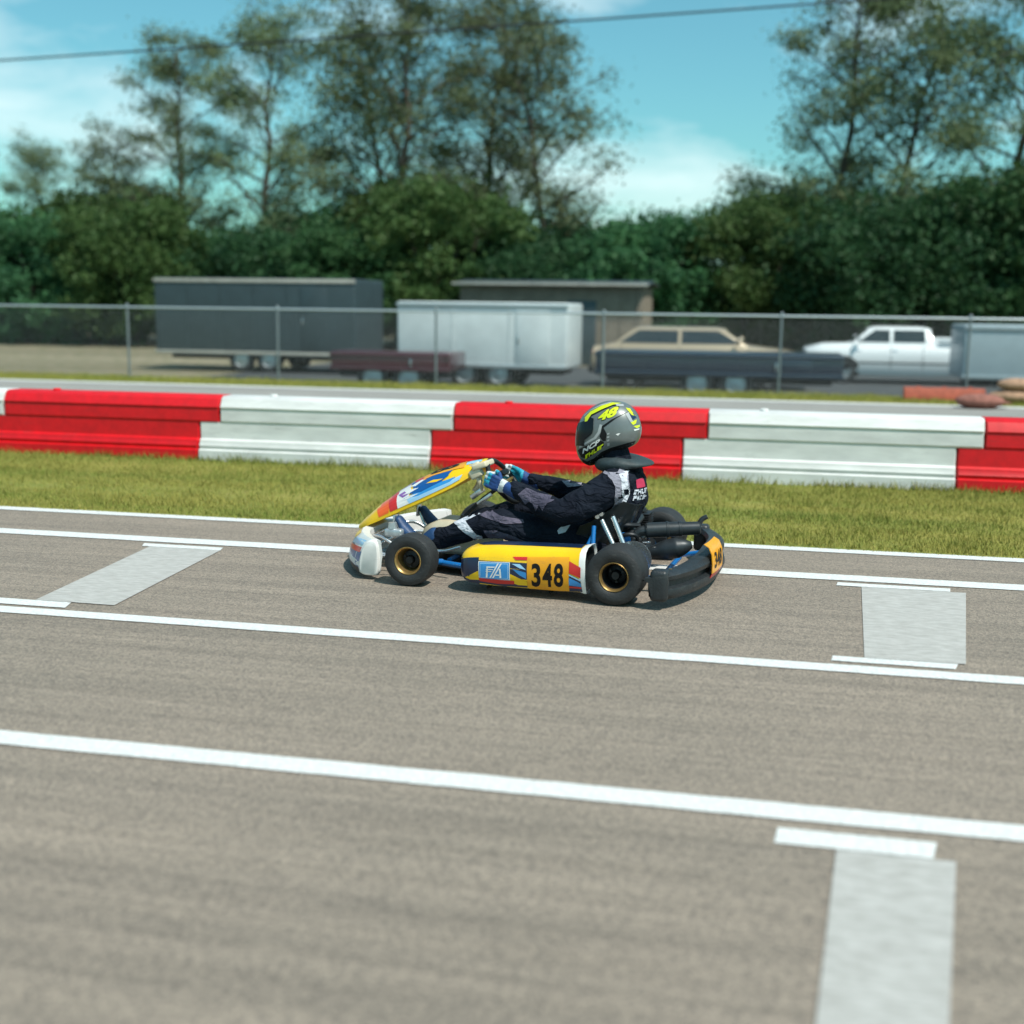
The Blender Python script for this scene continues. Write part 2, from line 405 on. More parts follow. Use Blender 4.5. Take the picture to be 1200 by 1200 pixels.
    def bvh(self):
        bmesh.ops.recalc_face_normals(self.bm, faces=self.bm.faces[:])
        return BVHTree.FromBMesh(self.bm)
    def build(self, name, parent=None, loc=(0, 0, 0), rotz=0.0, sharp=38, normals=True):
        if normals: bmesh.ops.recalc_face_normals(self.bm, faces=self.bm.faces[:])
        me = bpy.data.meshes.new(name); self.bm.to_mesh(me); self.bm.free()
        for m in self.mats: me.materials.append(m)
        me.set_sharp_from_angle(angle=R(sharp))
        o = bpy.data.objects.new(name, me); COL.objects.link(o)
        o.location = loc; o.rotation_euler = (0, 0, rotz)
        if parent: o.parent = parent
        return o

def tag(o, label=None, cat=None, group=None, kind=None):
    if label: o['label'] = label
    if cat: o['category'] = cat
    if group: o['group'] = group
    if kind: o['kind'] = kind
    return o
def empty(name, loc=(0, 0, 0), rotz=0.0):
    o = bpy.data.objects.new(name, None); COL.objects.link(o)
    o.location = loc; o.rotation_euler = (0, 0, rotz); o.empty_display_size = 0.2
    return o
def copy_tree(o, parent=None):
    c = o.copy(); COL.objects.link(c)
    if parent: c.parent = parent
    for ch in list(o.children): copy_tree(ch, c)
    return c
def remeshed(mb, voxel, iters=4, factor=0.5):
    """union the overlapping shapes of mb into one continuous skin; returns a bmesh"""
    me = bpy.data.meshes.new("tmp"); mb.bm.to_mesh(me); mb.bm.free()
    o = bpy.data.objects.new("tmp", me); COL.objects.link(o)
    md = o.modifiers.new("r", 'REMESH'); md.mode = 'VOXEL'; md.voxel_size = voxel
    sm = o.modifiers.new("s", 'SMOOTH'); sm.iterations = iters; sm.factor = factor
    ev = o.evaluated_get(bpy.context.evaluated_depsgraph_get())
    me2 = bpy.data.meshes.new_from_object(ev)
    b = bmesh.new(); b.from_mesh(me2)
    bpy.data.objects.remove(o); bpy.data.meshes.remove(me); bpy.data.meshes.remove(me2)
    for f in b.faces: f.smooth = True
    return b

def closed_cr(P, n):
    out = []
    for i in range(len(P)):
        p0, a, b, p3 = [Vector(P[(i + k) % len(P)]) for k in (-1, 0, 1, 2)]
        for k in range(n):
            t = k / n
            out.append(0.5 * ((2 * a) + (b - p0) * t + (2 * p0 - 5 * a + 4 * b - p3) * t * t + (3 * a - p0 - 3 * b + p3) * t ** 3))
    return out

# flat artwork laid onto a curved surface
def flat_poly(pts):
    b = bmesh.new(); b.faces.new([b.verts.new((p[0], p[1], 0)) for p in pts]); b.normal_update()
    bmesh.ops.triangulate(b, faces=b.faces[:]); return b
def flat_text(txt, bl, br, tl, bold=0.0, shear=0.0):
    cu = bpy.data.curves.new("t", 'FONT'); cu.body = txt; cu.offset = bold; cu.shear = shear; cu.resolution_u = 5
    o = bpy.data.objects.new("t", cu); COL.objects.link(o)
    me = bpy.data.meshes.new_from_object(o.evaluated_get(bpy.context.evaluated_depsgraph_get()))
    b = bmesh.new(); b.from_mesh(me)
    bpy.data.objects.remove(o); bpy.data.curves.remove(cu); bpy.data.meshes.remove(me)
    xs = [v.co.x for v in b.verts]; ys = [v.co.y for v in b.verts]
    x0, x1, y0, y1 = min(xs), max(xs), min(ys), max(ys)
    bl, br, tl = Vector(bl), Vector(br), Vector(tl)
    for v in b.verts:
        p = bl + (br - bl) * ((v.co.x - x0) / (x1 - x0)) + (tl - bl) * ((v.co.y - y0) / (y1 - y0))
        v.co = (p.x, p.y, 0)
    bmesh.ops.triangulate(b, faces=b.faces[:])
    return b
def flat_strokes(bl, br, tl, cuts, lean=0.3):
    """a line of small print too far off to read: slanted chunks along bl-br"""
    bl, br, tl = Vector(bl), Vector(br), Vector(tl); b = bmesh.new()
    d, u = br - bl, tl - bl; k = lean * u.length / d.length
    for a, c, lo, hi in cuts:
        P = [bl + d * (a + k * lo) + u * lo, bl + d * (c + k * lo) + u * lo, bl + d * (c + k * hi) + u * hi, bl + d * (a + k * hi) + u * hi]
        b.faces.new([b.verts.new((p.x, p.y, 0)) for p in P])
    bmesh.ops.triangulate(b, faces=b.faces[:]); return b
PRINT_A = [(0.0, 0.13, 0, 1), (0.13, 0.2, 0.6, 1), (0.22, 0.27, 0, 1), (0.27, 0.38, 0.35, 0.65), (0.38, 0.43, 0, 1), (0.47, 0.52, 0, 1), (0.52, 0.63, 0, 0.3), (0.66, 0.78, 0.1, 1), (0.81, 0.86, 0, 1), (0.86, 0.96, 0.7, 1)]
PRINT_B = [(0.0, 0.05, 0, 1), (0.05, 0.17, 0.4, 1), (0.21, 0.33, 0, 0.9), (0.37, 0.42, 0, 1), (0.42, 0.50, 0, 0.3), (0.42, 0.50, 0.7, 1), (0.55, 0.69, 0, 1), (0.73, 0.78, 0, 1), (0.78, 0.92, 0.35, 0.65)]
def lay(mb, flat, bvh, mat, place, direc, off=0.0015, step=0.02, ymin=None):
    """project flat (u,v) artwork onto the surface bvh along direc, as faces of mb"""
    us = [v.co.x for v in flat.verts]; vs = [v.co.y for v in flat.verts]
    for lo, hi, no in ((min(us), max(us), (1, 0, 0)), (min(vs), max(vs), (0, 1, 0))):
        k = math.floor(lo / step) + 1
        while k * step < hi:
            c = Vector(no) * (k * step)
            bmesh.ops.bisect_plane(flat, geom=flat.verts[:] + flat.edges[:] + flat.faces[:], plane_co=c, plane_no=no); k += 1
    mi = mb.mi(mat); vm = {}; d = Vector(direc)
    for v in flat.verts:
        h = bvh.ray_cast(Vector(place(v.co.x, v.co.y)), d)
        if h[0] is not None and (ymin is None or h[0].y > ymin):
            n = h[1] if h[1].dot(d) < 0 else -h[1]
            vm[v] = mb.bm.verts.new(h[0] + n * off)
    for f in flat.faces:
        if all(v in vm for v in f.verts) and all((vm[e.verts[0]].co - vm[e.verts[1]].co).length < 4 * step for e in f.edges): mb.face([vm[v] for v in f.verts], mi)
    flat.free()
SIDE = (lambda u, v: (u, 2.0, v), (0, -1, 0))     # seen from the vehicle's left

def np_mesh(name, verts, faces_n, mat, parent=None):
    """verts (N*k,3) laid out k per face"""
    k = faces_n; n = len(verts) // k
    me = bpy.data.meshes.new(name)
    me.vertices.add(len(verts)); me.vertices.foreach_set("co", np.asarray(verts, np.float32).ravel())
    me.loops.add(n * k); me.loops.foreach_set("vertex_index", np.arange(n * k, dtype=np.int32))
    me.polygons.add(n); me.polygons.foreach_set("loop_start", np.arange(0, n * k, k, dtype=np.int32))
    me.update(); me.validate(); me.materials.append(mat)
    o = bpy.data.objects.new(name, me); COL.objects.link(o)
    if parent: o.parent = parent
    return o

# ------------------------------------------------------------------ the setting
def sheet(name, x0, x1, y0, y1, z, mat, nx=1, ny=1, kind='structure'):
    mb = MB(mat)
    g = [[mb.bm.verts.new((x0 + (x1 - x0) * i / nx, y0 + (y1 - y0) * j / ny, z)) for i in range(nx + 1)] for j in range(ny + 1)]
    for j in range(ny):
        for i in range(nx): mb.face((g[j][i], g[j][i + 1], g[j + 1][i + 1], g[j + 1][i]), 0)
    return tag(mb.build(name), kind=kind)

def terrain_h(y):
    if y < 21.5: return -0.03
    t = min(1.0, (y - 21.5) / 3.0); t = t * t * (3 - 2 * t)
    return -0.03 - 0.32 * t
mb = MB(M['paddock'])
ys = [-400, -60, -10, 5, 12, 20, 21.5] + [21.5 + 0.3 * k for k in range(1, 12)] + [28, 34, 40, 60, 100, 200, 500, 1200]
xs = [-1200, -300, -80] + list(range(-40, 24, 4)) + [60, 300, 1200]
g = [[mb.bm.verts.new((x, y, terrain_h(y))) for x in xs] for y in ys]
for j in range(len(ys) - 1):
    for i in range(len(xs) - 1): mb.face((g[j][i], g[j][i + 1], g[j + 1][i + 1], g[j + 1][i]), 0)
tag(mb.build('ground'), kind='structure')
sheet('track', -120, 90, -40, 7.49, 0.0, M['asphalt'])
sheet('verge', -120, 90, 7.49, 11.6, 0.0, M['verge'])
sheet('far_track', -120, 90, 11.6, 20.02, 0.0, M['far_asphalt'])
sheet('far_verge', -120, 90, 20.02, 21.75, 0.0, M['verge'])

M['dark_ground'] = asphalt_mat('dark_grey_ground', (0.045, 0.052, 0.056), (0.7, 0.7, 0.7), (0.07, 0.075, 0.078))
mb = MB(M['dark_ground'])  # dark grey sheet over the paddock ground, except at the left
rr_ = [[mb.bm.verts.new((x, y, terrain_h(y) + 0.006)) for x in (-13.5, -5, 5, 40)] for y in (22.0, 22.5, 23, 23.5, 24, 24.5, 30, 37)]
for j in range(7):
    for i in range(3): mb.face((rr_[j][i], rr_[j][i + 1], rr_[j + 1][i + 1], rr_[j + 1][i]), 0)
tag(mb.build('paddock_dark_ground'), kind='structure')

def paint(name, quads, mat, z=0.004):
    mb = MB(mat)
    for q in quads:     # edges wander a few millimetres, as rolled paint does
        (x0, ya), (x1, yb), (x2, yc), (x3, yd) = q
        if x1 - x0 > 20: cuts = [x0] + [-9 + 0.05 * k for k in range(271)] + [x1]; us = [(c - x0) / (x1 - x0) for c in cuts]
        else: us = [k / 16 for k in range(17)]
        lo, hi = [], []
        for u in us:
            xa, xb = x0 + (x1 - x0) * u, x3 + (x2 - x3) * u
            j = lambda x, y: 0.0035 * mnoise.noise(Vector((x * 7, y * 31, 0))) + 0.0025 * mnoise.noise(Vector((x * 31, y * 17, 5)))
            lo.append(mb.bm.verts.new((xa, ya + (yb - ya) * u + j(xa, ya), z))); hi.append(mb.bm.verts.new((xb, yd + (yc - yd) * u + j(xb, yd), z)))
        for k in range(len(us) - 1): mb.face((lo[k], lo[k + 1], hi[k + 1], hi[k]), 0)
    return tag(mb.build(name), kind='structure')
for y0, y1 in ((7.365, 7.482), (6.59, 6.735), (4.86, 4.965), (3.348, 3.462), (19.68, 20.0)):
    paint('track_line', [[(-120, y0), (90, y0), (90, y1), (-120, y1)]], M['line'])
paint('grid_marking', [[(-3.39, 5.11), (-2.98, 5.11), (-3.08, 6.445), (-3.52, 6.445)]], M['band'])
paint('grid_marking', [[(0.395, 5.095), (0.79, 5.095), (0.975, 6.455), (0.465, 6.455)]], M['band'])
paint('grid_marking', [[(0.075, 1.7), (0.29, 1.7), (0.505, 3.175), (0.205, 3.175)]], M['band'])
for q in ([(-3.57, 6.45), (-3.08, 6.45), (-3.10, 6.53), (-3.60, 6.53)], [(-3.65, 5.005), (-3.17, 5.005), (-3.20, 5.105), (-3.68, 5.105)],
          [(0.34, 6.46), (0.90, 6.46), (0.91, 6.535), (0.35, 6.535)], [(0.26, 5.015), (0.74, 5.015), (0.76, 5.09), (0.27, 5.09)],
          [(0.045, 3.18), (0.45, 3.18), (0.47, 3.285), (0.055, 3.285)]):
    paint('grid_marking', [q], M['line'])

# grass blades on the two verges
rng = np.random.default_rng(5)
def blades(n, x0, x1, y0, y1, h0, h1, w):
    x = rng.uniform(x0, x1, n); y = rng.uniform(y0, y1, n)
    # thin it out in patches
    keep = np.array([mnoise.noise(Vector((a * 0.5, b * 1.6, 0))) + 0.5 * mnoise.noise(Vector((a * 2.6, b * 3.4, 4))) > rng.uniform(-1.0, 0.22) for a, b in zip(x, y)])
    x, y = x[keep], y[keep]; n = len(x)
    h = rng.uniform(h0, h1, n) * np.array([1.0 + 0.75 * mnoise.noise(Vector((p * 2.3, q * 3.1, 9))) for p, q in zip(x, y)]); a = rng.uniform(0, 6.283, n); lean = rng.uniform(0.1, 0.9, n) * h; la = rng.uniform(0, 6.283, n)
    v = np.zeros((n, 3, 3))
    v[:, 0] = np.stack([x - np.cos(a) * w, y - np.sin(a) * w, np.zeros(n)], 1)
    v[:, 1] = np.stack([x + np.cos(a) * w, y + np.sin(a) * w, np.zeros(n)], 1)
    v[:, 2] = np.stack([x + np.cos(la) * lean, y + np.sin(la) * lean, h], 1)
    return v.reshape(-1, 3)
gv = np.concatenate([blades(190000, -9.5, 4.8, 7.54, 10.4, 0.015, 0.045, 0.0028), blades(5200, -9.5, 4.8, 7.465, 7.58, 0.012, 0.045, 0.0028),
                     blades(11000, -9.5, 4.8, 10.18, 10.30, 0.03, 0.09, 0.004), blades(60000, -20, 8, 20.04, 21.8, 0.02, 0.07, 0.006)])
tag(np_mesh('grass', gv, 3, M['blade']), 'short olive green grass on the verges along the kart track', 'grass', kind='stuff')

# ------------------------------------------------------------------ barrier blocks
PROFILE = [(0.0, 0.0), (0.0, 0.095), (0.024, 0.107), (0.013, 0.135), (0.034, 0.172), (0.034, 0.182), (0.058, 0.200), (0.060, 0.345)]
PROFILE_UP = [(0.060, 0.345), (0.050, 0.360), (0.053, 0.468), (0.042, 0.482), (0.055, 0.510), (0.080, 0.556), (0.120, 0.578)]
BW = 0.46
def barrier(x0, L, mat, label):
    mb = MB(mat)
    low = [(p[0], p[1]) for p in PROFILE] + [(BW - p[0], p[1]) for p in reversed(PROFILE)]
    up = [(p[0], p[1]) for p in PROFILE_UP] + [(BW - p[0], p[1]) for p in reversed(PROFILE_UP)]
    e = 0.012
    def sh(poly, s):
        return [(BW / 2 + (p[0] - BW / 2) * s, p[1]) for p in poly]
    for poly, dx in ((low, 0.0), (up, 0.20)):
        a, b = dx + 0.004, L + dx - 0.004
        mb.loft([[(a, *p) for p in sh(poly, 0.9)], [(a + e, *p) for p in poly], [(b - e, *p) for p in poly], [(b, *p) for p in sh(poly, 0.9)]], mat)
    o = mb.build('barrier_block', loc=(x0, 10.23, 0), sharp=30)
    tag(o, label, 'barrier', 'red and white barrier blocks along the verge')
    cap = MB(M['galv'])
    cap.lathe([(0.0, 0.0), (0.035, 0.0), (0.035, 0.014), (0.028, 0.02), (0.0, 0.02)], (L * 0.3, BW / 2, 0.578), 'Z', 20, mat)
    cap.build('filler_cap', o)
    return o
BL = 2.165
blocks = [
    (-5, 'red plastic barrier block past the left edge of the photo'),
    (-4, 'white plastic barrier block cut by the left edge of the photo'),
    (-3, 'red plastic barrier block at the left, well clear of the kart'),
    (-2, 'white plastic barrier block below the low maroon trailer, left of the helmet'),
    (-1, 'red plastic barrier block right behind the helmet of the driver'),
    (0, 'white plastic barrier block on the right, below the white pickup truck'),
    (1, 'red plastic barrier block cut by the right edge of the photo'),
    (2, 'white plastic barrier block past the right edge'),
]
for k, lab in blocks:
    barrier(-0.755 + BL * k, BL, M['red_plastic'] if k % 2 else M['white_plastic'], lab)

# ------------------------------------------------------------------ chain-link fence
fence = empty('chain_link_fence', (0, 21.45, 0))
tag(fence, 'low chain link fence with a pale steel top rail along the paddock edge', 'fence')
fx0, fx1, fh = -24.0, 12.0, 1.31
px = fx0
while px <= fx1:
    mb = MB(M['wire']); mb.tube([(px, 0, -0.3), (px, 0, fh + 0.0)], 0.022, 10, smooth=0)
    mb.lathe([(0.0, 0.0), (0.03, 0.0), (0.03, 0.035), (0.018, 0.055), (0.0, 0.06)], (px, 0, fh + 0.012), 'Z', 12)
    mb.build('post', fence); px += 3.0
mb = MB(M['galv']); mb.tube([(fx0, 0, fh), (fx1, 0, fh)], 0.021, 10, smooth=0); mb.build('top_rail', fence)
pitch = 0.062; nseg = int(fh / (pitch / 2)); nw = int((fx1 - fx0) / pitch)
V = []
rw = 0.0022
for i in range(nw):
    for k in range(nseg):
        s0 = 1 if k % 2 == 0 else -1
        xa = fx0 + i * pitch + (0 if k % 2 == 0 else pitch / 2); xb = fx0 + i * pitch + (pitch / 2 if k % 2 == 0 else 0)
        za = fh - k * pitch / 2 - 0.02; zb = za - pitch / 2
        d = np.array([xb - xa, 0, zb - za]); d /= np.linalg.norm(d); n1 = np.array([-d[2], 0, d[0]]) * rw; n2 = np.array([0, rw, 0])
        A = np.array([xa, 0.002 * s0, za]); B = np.array([xb, -0.002 * s0, zb])
        c = [n1, -0.5 * n1 + 0.87 * n2, -0.5 * n1 - 0.87 * n2]
        for q in range(3):
            V += [A + c[q], A + c[(q + 1) % 3], B + c[(q + 1) % 3], B + c[q]]
np_mesh('wire_mesh', np.array(V), 4, M['wire'], fence)

# ------------------------------------------------------------------ paddock: trailers, cars, shed
GZ = -0.35
def wheel_into(parent, x, y, z, r, w, side):
    mb = MB(M['rubber']); mb.lathe([(r * 0.62, -w / 2), (r * 0.93, -w / 2), (r, -w * 0.35), (r, w * 0.35), (r * 0.93, w / 2), (r * 0.62, w / 2)], (x, y, z), 'Y', 28, closed=True)
    t = mb.build('wheel', parent)
    mb = MB(M['alloy']); mb.lathe([(r * 0.62, side * w * 0.42), (r * 0.56, side * w * 0.46), (r * 0.5, side * w * 0.3), (r * 0.16, side * w * 0.34), (0.0, side * w * 0.4)], (x, y, z), 'Y', 24, caps=False)
    mb.build('rim', t)

def trailer(name, label, cat, x0, x1, y0, depth, h, mat, trim, ground_gap=0.45, panels=4):
    t = empty(name, ((x0 + x1) / 2, y0 + depth / 2, GZ)); tag(t, label, cat)
    L = x1 - x0
    mb = MB(mat); mb.box((0, 0, ground_gap + (h - ground_gap) / 2), (L, depth, h - ground_gap), mat, bevel=0.05, seg=3)
    for k in range(1, panels):
        mb.box((-L / 2 + L * k / panels, -depth / 2 - 0.004, ground_gap + (h - ground_gap) / 2), (0.035, 0.012, h - ground_gap - 0.2), mat)
    mb.build('body', t)
    mb = MB(trim); mb.box((0, -depth / 2 - 0.012, h - 0.07), (L + 0.02, 0.03, 0.09), trim, bevel=0.008)
    mb.box((0, -depth / 2 - 0.012, ground_gap + 0.05), (L + 0.02, 0.03, 0.08), trim, bevel=0.008)
    mb.build('edge_trim', t)
    mb = MB(M['dark_metal']); mb.box((0, 0, ground_gap - 0.07), (L * 0.92, depth * 0.6, 0.12), M['dark_metal'], bevel=0.02); mb.build('chassis', t)
    dm = MB(mat); dm.box((L * 0.30, -depth / 2 - 0.010, ground_gap + (h - ground_gap) * 0.47), (0.72, 0.02, (h - ground_gap) * 0.82), mat, bevel=0.008)
    door = dm.build('door', t)
    hm = MB(M['steel']); hm.box((L * 0.30 - 0.3, -depth / 2 - 0.035, ground_gap + (h - ground_gap) * 0.45), (0.03, 0.03, 0.16), M['steel'], bevel=0.008); hm.build('handle', door)
    for sx in (-0.42, 0.42):
        for sy in (-1, 1): wheel_into(t, sx * 0.9, sy * (depth / 2 - 0.14), 0.33, 0.33, 0.2, sy)
    return t
trailer('box_trailer', 'long charcoal box trailer left of the white trailer, below the dark trees', 'trailer', -16.0, -10.5, 30.0, 2.3, 2.40, M['trailer_dark'], M['shed_roof'], panels=6)
trailer('box_trailer', 'white panelled box trailer behind the fence, above the kart nose', 'trailer', -8.15, -4.40, 26.0, 2.0, 1.85, M['trailer_white'], M['alloy'], panels=3)
trailer('box_trailer', 'pale blue grey box trailer cut by the right edge of the photo', 'trailer', 3.55, 8.4, 26.0, 2.1, 1.53, M['trailer_grey'], M['alloy'], panels=4)
trailer('utility_trailer', 'low maroon trailer parked between the charcoal and white trailers', 'trailer', -8.9, -6.4, 23.9, 1.3, 0.84, M['maroon_paint'], M['maroon_paint'], panels=3)
trailer('utility_trailer', 'low navy blue trailer parked in front of the tan saloon car', 'trailer', -3.6, 1.2, 24.6, 1.4, 0.93, M['navy_paint'], M['navy_paint'], panels=5)

def car(name, label, cat, loc, rotz, paint, dims, cabin, bed=None):
    """dims: length,width,belt height,nose height,tail height; cabin: (x0 base,x1 base,x0 roof,x1 roof,roof z)"""
    t = empty(name, loc, rotz); tag(t, label, cat)
    Lh, W, zb, zn, zt = dims[0] / 2, dims[1] / 2, dims[2], dims[3], dims[4]
    def ring(x, hw, z0, z1):
        c = 0.35
        P = [(-1, -0.7), (-0.9, -1), (0.9, -1), (1, -0.7), (1.0, 0.35), (0.93, 0.85), (0.8, 1), (-0.8, 1), (-0.93, 0.85), (-1.0, 0.35)]
        return [(x, hw * p[0], (z0 + z1) / 2 + (z1 - z0) / 2 * p[1]) for p in P]
    st = [(-Lh, 0.80, 0.42, zt - 0.2), (-Lh + 0.06, 0.92, 0.30, zt - 0.03), (-Lh + 0.35, 0.98, 0.22, zt), (cabin[0], 1, 0.2, zb), (0, 1, 0.2, zb), (cabin[1], 1, 0.2, zb - 0.02), (Lh - 0.5, 0.97, 0.22, zn), (Lh - 0.1, 0.88, 0.28, zn - 0.1), (Lh, 0.75, 0.38, zn - 0.25)]
    mb = MB(paint); mb.loft([ring(x, W * f, a, b) for x, f, a, b in st])
    bt = mb.bvh(); md = (cabin[0] + cabin[1]) / 2
    for s in (1, -1):
        pl_ = lambda u, v: (u, 3.0 * s, v); dr_ = (0, -s, 0)
        for xx in (cabin[0] + 0.25, md, cabin[1] - 0.05): lay(mb, flat_poly([(xx - 0.008, 0.3), (xx + 0.008, 0.3), (xx + 0.008, zb - 0.06), (xx - 0.008, zb - 0.06)]), bt, M['black_ink'], pl_, dr_, 0.003, 0.1)
        lay(mb, flat_poly([(-Lh * 0.86, 0.50), (Lh * 0.86, 0.50), (Lh * 0.86, 0.54), (-Lh * 0.86, 0.54)]), bt, M['dark_metal'], pl_, dr_, 0.004, 0.2)
        for xx in (md - 0.16, cabin[1] - 0.28): lay(mb, flat_poly([(xx, zb - 0.20), (xx + 0.14, zb - 0.20), (xx + 0.14, zb - 0.17), (xx, zb - 0.17)]), bt, M['steel'], pl_, dr_, 0.008, 0.1)
        for wx in (-Lh * 0.62, Lh * 0.62): lay(mb, flat_poly([(wx + 0.38 * math.cos(q * math.pi / 8), 0.31 + 0.38 * math.sin(q * math.pi / 8)) for q in range(-2, 11)]), bt, M['black_ink'], pl_, dr_, 0.003, 0.1)
    mb.build('body', t, sharp=50)
    for sx in (-1, 1):
        mb = MB(M['dark_metal']); mb.box((sx * (Lh - 0.02), 0, 0.40), (0.14, W * 1.86, 0.16), M['dark_metal'], None, 0.04, 3); mb.build('bumper', t)
    mb = MB(paint)
    def cr_(z, a, b, hw): return [(a, -hw, z), (a + 0.12, -hw - 0.02, z), (b - 0.12, -hw - 0.02, z), (b, -hw, z), (b, hw, z), (b - 0.12, hw + 0.02, z), (a + 0.12, hw + 0.02, z), (a, hw, z)]
    zr = cabin[4]
    mb.loft([cr_(zb - 0.06, cabin[0], cabin[1], W * 0.88), cr_(zb + (zr - zb) * 0.85, cabin[2] - 0.06, cabin[3] + 0.08, W * 0.74), cr_(zr - 0.02, cabin[2] + 0.02, cabin[3] - 0.02, W * 0.68), cr_(zr, cabin[2] + 0.15, cabin[3] - 0.15, W * 0.58)])
    tr = mb.bvh(); mb.build('cabin', t, sharp=40)
    zl, zh = zb + 0.02, zb + (zr - zb) * 0.80
    f = lambda x, z: x
    lean0 = (cabin[2] - 0.06 - cabin[0]); lean1 = (cabin[1] - cabin[3] - 0.08)
    mid = (cabin[0] + cabin[1]) / 2
    for s in (1, -1):
        for poly in ([(cabin[0] + 0.2, zl), (mid - 0.04, zl), (mid - 0.04, zh), (cabin[0] + 0.14 + lean0, zh)], [(mid + 0.04, zl), (cabin[1] - 0.2, zl), (cabin[1] - 0.14 - lean1, zh), (mid + 0.04, zh)]):
            w = MB(M['glass']); lay(w, flat_poly(poly), tr, M['glass'], lambda u, v: (u, 3 * s, v), (0, -s, 0), 0.006, 0.2); w.build('window', t)
    for s, nm in ((1, 'windscreen'), (-1, 'rear_window')):
        w = MB(M['glass']); lay(w, flat_poly([(-W * 0.74, zl), (W * 0.74, zl), (W * 0.64, zh), (-W * 0.64, zh)]), tr, M['glass'], lambda u, v: (6 * s, u, v), (-s, 0, 0), 0.006, 0.2); w.build(nm, t)
    for sx in (-Lh * 0.62, Lh * 0.62):
        for sy in (-1, 1): wheel_into(t, sx, sy * (W - 0.09), 0.31, 0.31, 0.2, sy)
    for sy in (-1, 1):
        mb = MB(M['lamp_clear']); mb.ball((Lh - 0.12, sy * W * 0.66, zn - 0.17), (0.10, 0.17, 0.075)); mb.build('headlight', t)
        mb = MB(M['lamp_red']); mb.ball((-Lh + 0.07, sy * W * 0.70, zt - 0.16), (0.07, 0.16, 0.08)); mb.build('tail_light', t)
        mb = MB(paint); mb.ball((cabin[1] - 0.25, sy * (W + 0.06), zb + 0.1), (0.06, 0.1, 0.07)); mb.build('wing_mirror', t)
    if bed:
        mb = MB(paint)
        for y in (-W * 0.93, W * 0.93): mb.box((bed[0] / 2 + bed[1] / 2, y, zb + 0.06), (bed[1] - bed[0], 0.08, 0.14), paint, bevel=0.02)
        mb.box((bed[0], 0, zb + 0.06), (0.08, W * 1.8, 0.14), paint, bevel=0.02); mb.build('cargo_bed', t)
    return t
car('parked_car', 'tan saloon car with dark windows parked right of the white trailer', 'car', (-1.75, 28.8, GZ), R(0), M['tan_paint'], (4.9, 1.8, 0.98, 0.86, 0.94), (-2.0, 1.1, -1.45, 0.45, 1.36))
car('pickup_truck', 'white pickup truck parked beside the blue grey trailer', 'pickup', (3.15, 32.6, GZ), R(180), M['white_paint'], (5.2, 1.85, 1.0, 0.96, 0.98), (-0.5, 1.5, -0.35, 0.95, 1.40), bed=(-2.45, -0.6))

shed = empty('storage_shed', (-7.0, 39.5, GZ)); tag(shed, 'tan storage shed with a pale roof edge under the trees', 'shed')
mb = MB(M['shed']); mb.box((0, 0, 1.2), (5.7, 3, 2.4), M['shed'], bevel=0.02)
for k in range(12): mb.box((-2.7 + k * 0.49, -1.505, 1.2), (0.05, 0.03, 2.3), M['shed'])
mb.build('wall', shed)
mb = MB(M['trailer_dark']); mb.prism([(-1.75, 2.44), (0, 2.56), (1.75, 2.44), (1.75, 2.48), (0, 2.62), (-1.75, 2.48)], 'X', -3.05, 3.05); rf = mb.build('roof', shed)
mb = MB(M['shed_roof']); mb.box((0, -1.78, 2.46), (6.1, 0.05, 0.08), M['shed_roof'], bevel=0.01); mb.build('gutter', rf)
mb = MB(M['trailer_dark']); mb.box((1.0, -1.53, 1.0), (0.9, 0.04, 1.95), M['trailer_dark'], bevel=0.01); dr = mb.build('door', shed)
mb = MB(M['steel']); mb.box((0.65, -1.56, 0.95), (0.03, 0.04, 0.14), M['steel'], bevel=0.008); mb.build('handle', dr)

# small things by the far track edge
ob = MB(M['terracotta']); ob.prism([(-0.14, 0.0), (-0.14, 0.08), (-0.09, 0.20), (0.09, 0.20), (0.14, 0.08), (0.14, 0.0)], 'X', -0.62, 0.62)
for s in (-0.4, 0.0, 0.4): ob.box((s, 0, 0.205), (0.06, 0.08, 0.03), M['terracotta'], bevel=0.006)
tag(ob.build('kerb_block', loc=(2.62, 21.1, 0.0), sharp=30), 'terracotta kerb block lying on the grass by the fence', 'kerb block')
def sandbag(loc, rz, s, mat, lab):
    mb = MB(mat); mb.ball((0, 0, 0.07 * s), (0.24 * s, 0.15 * s, 0.075 * s), mat, 24, 14)
    for v in mb.bm.verts:
        v.co += v.co.normalized() * 0.012 * mnoise.noise(v.co * 14)
        if v.co.z < 0.0: v.co.z = 0.0
    mb.box((0.25 * s, 0, 0.06 * s), (0.07 * s, 0.16 * s, 0.02), mat, bevel=0.006)
    return tag(mb.build('sandbag', loc=loc, rotz=rz), lab, 'sandbag', 'sandbags at the right edge')
sandbag((2.95, 19.55, 0.0), 0.1, 1.5, M['brown_bag'], 'dusty red sandbag by the far white line, near the right edge')
sandbag((3.62, 20.85, 0.0), 0.0, 1.5, M['sand_bag'], 'tan sandbag under another at the right edge of the photo')
sandbag((3.70, 20.86, 0.20), 0.15, 1.35, M['sand_bag'], 'tan sandbag lying on top of another at the right edge')

# overhead cable
cb = MB(M['cable'])
pts = []
for k in range(41):
    x = -40 + 2.0 * k
    pts.append((x, 35.0, 9.32 + 0.034 * x + 0.0001 * (x + 2) ** 2))
cb.tube(pts, 0.028, 8, smooth=0)
tag(cb.build('overhead_cable'), 'dark overhead cable sagging across the sky above the trees', 'cable')

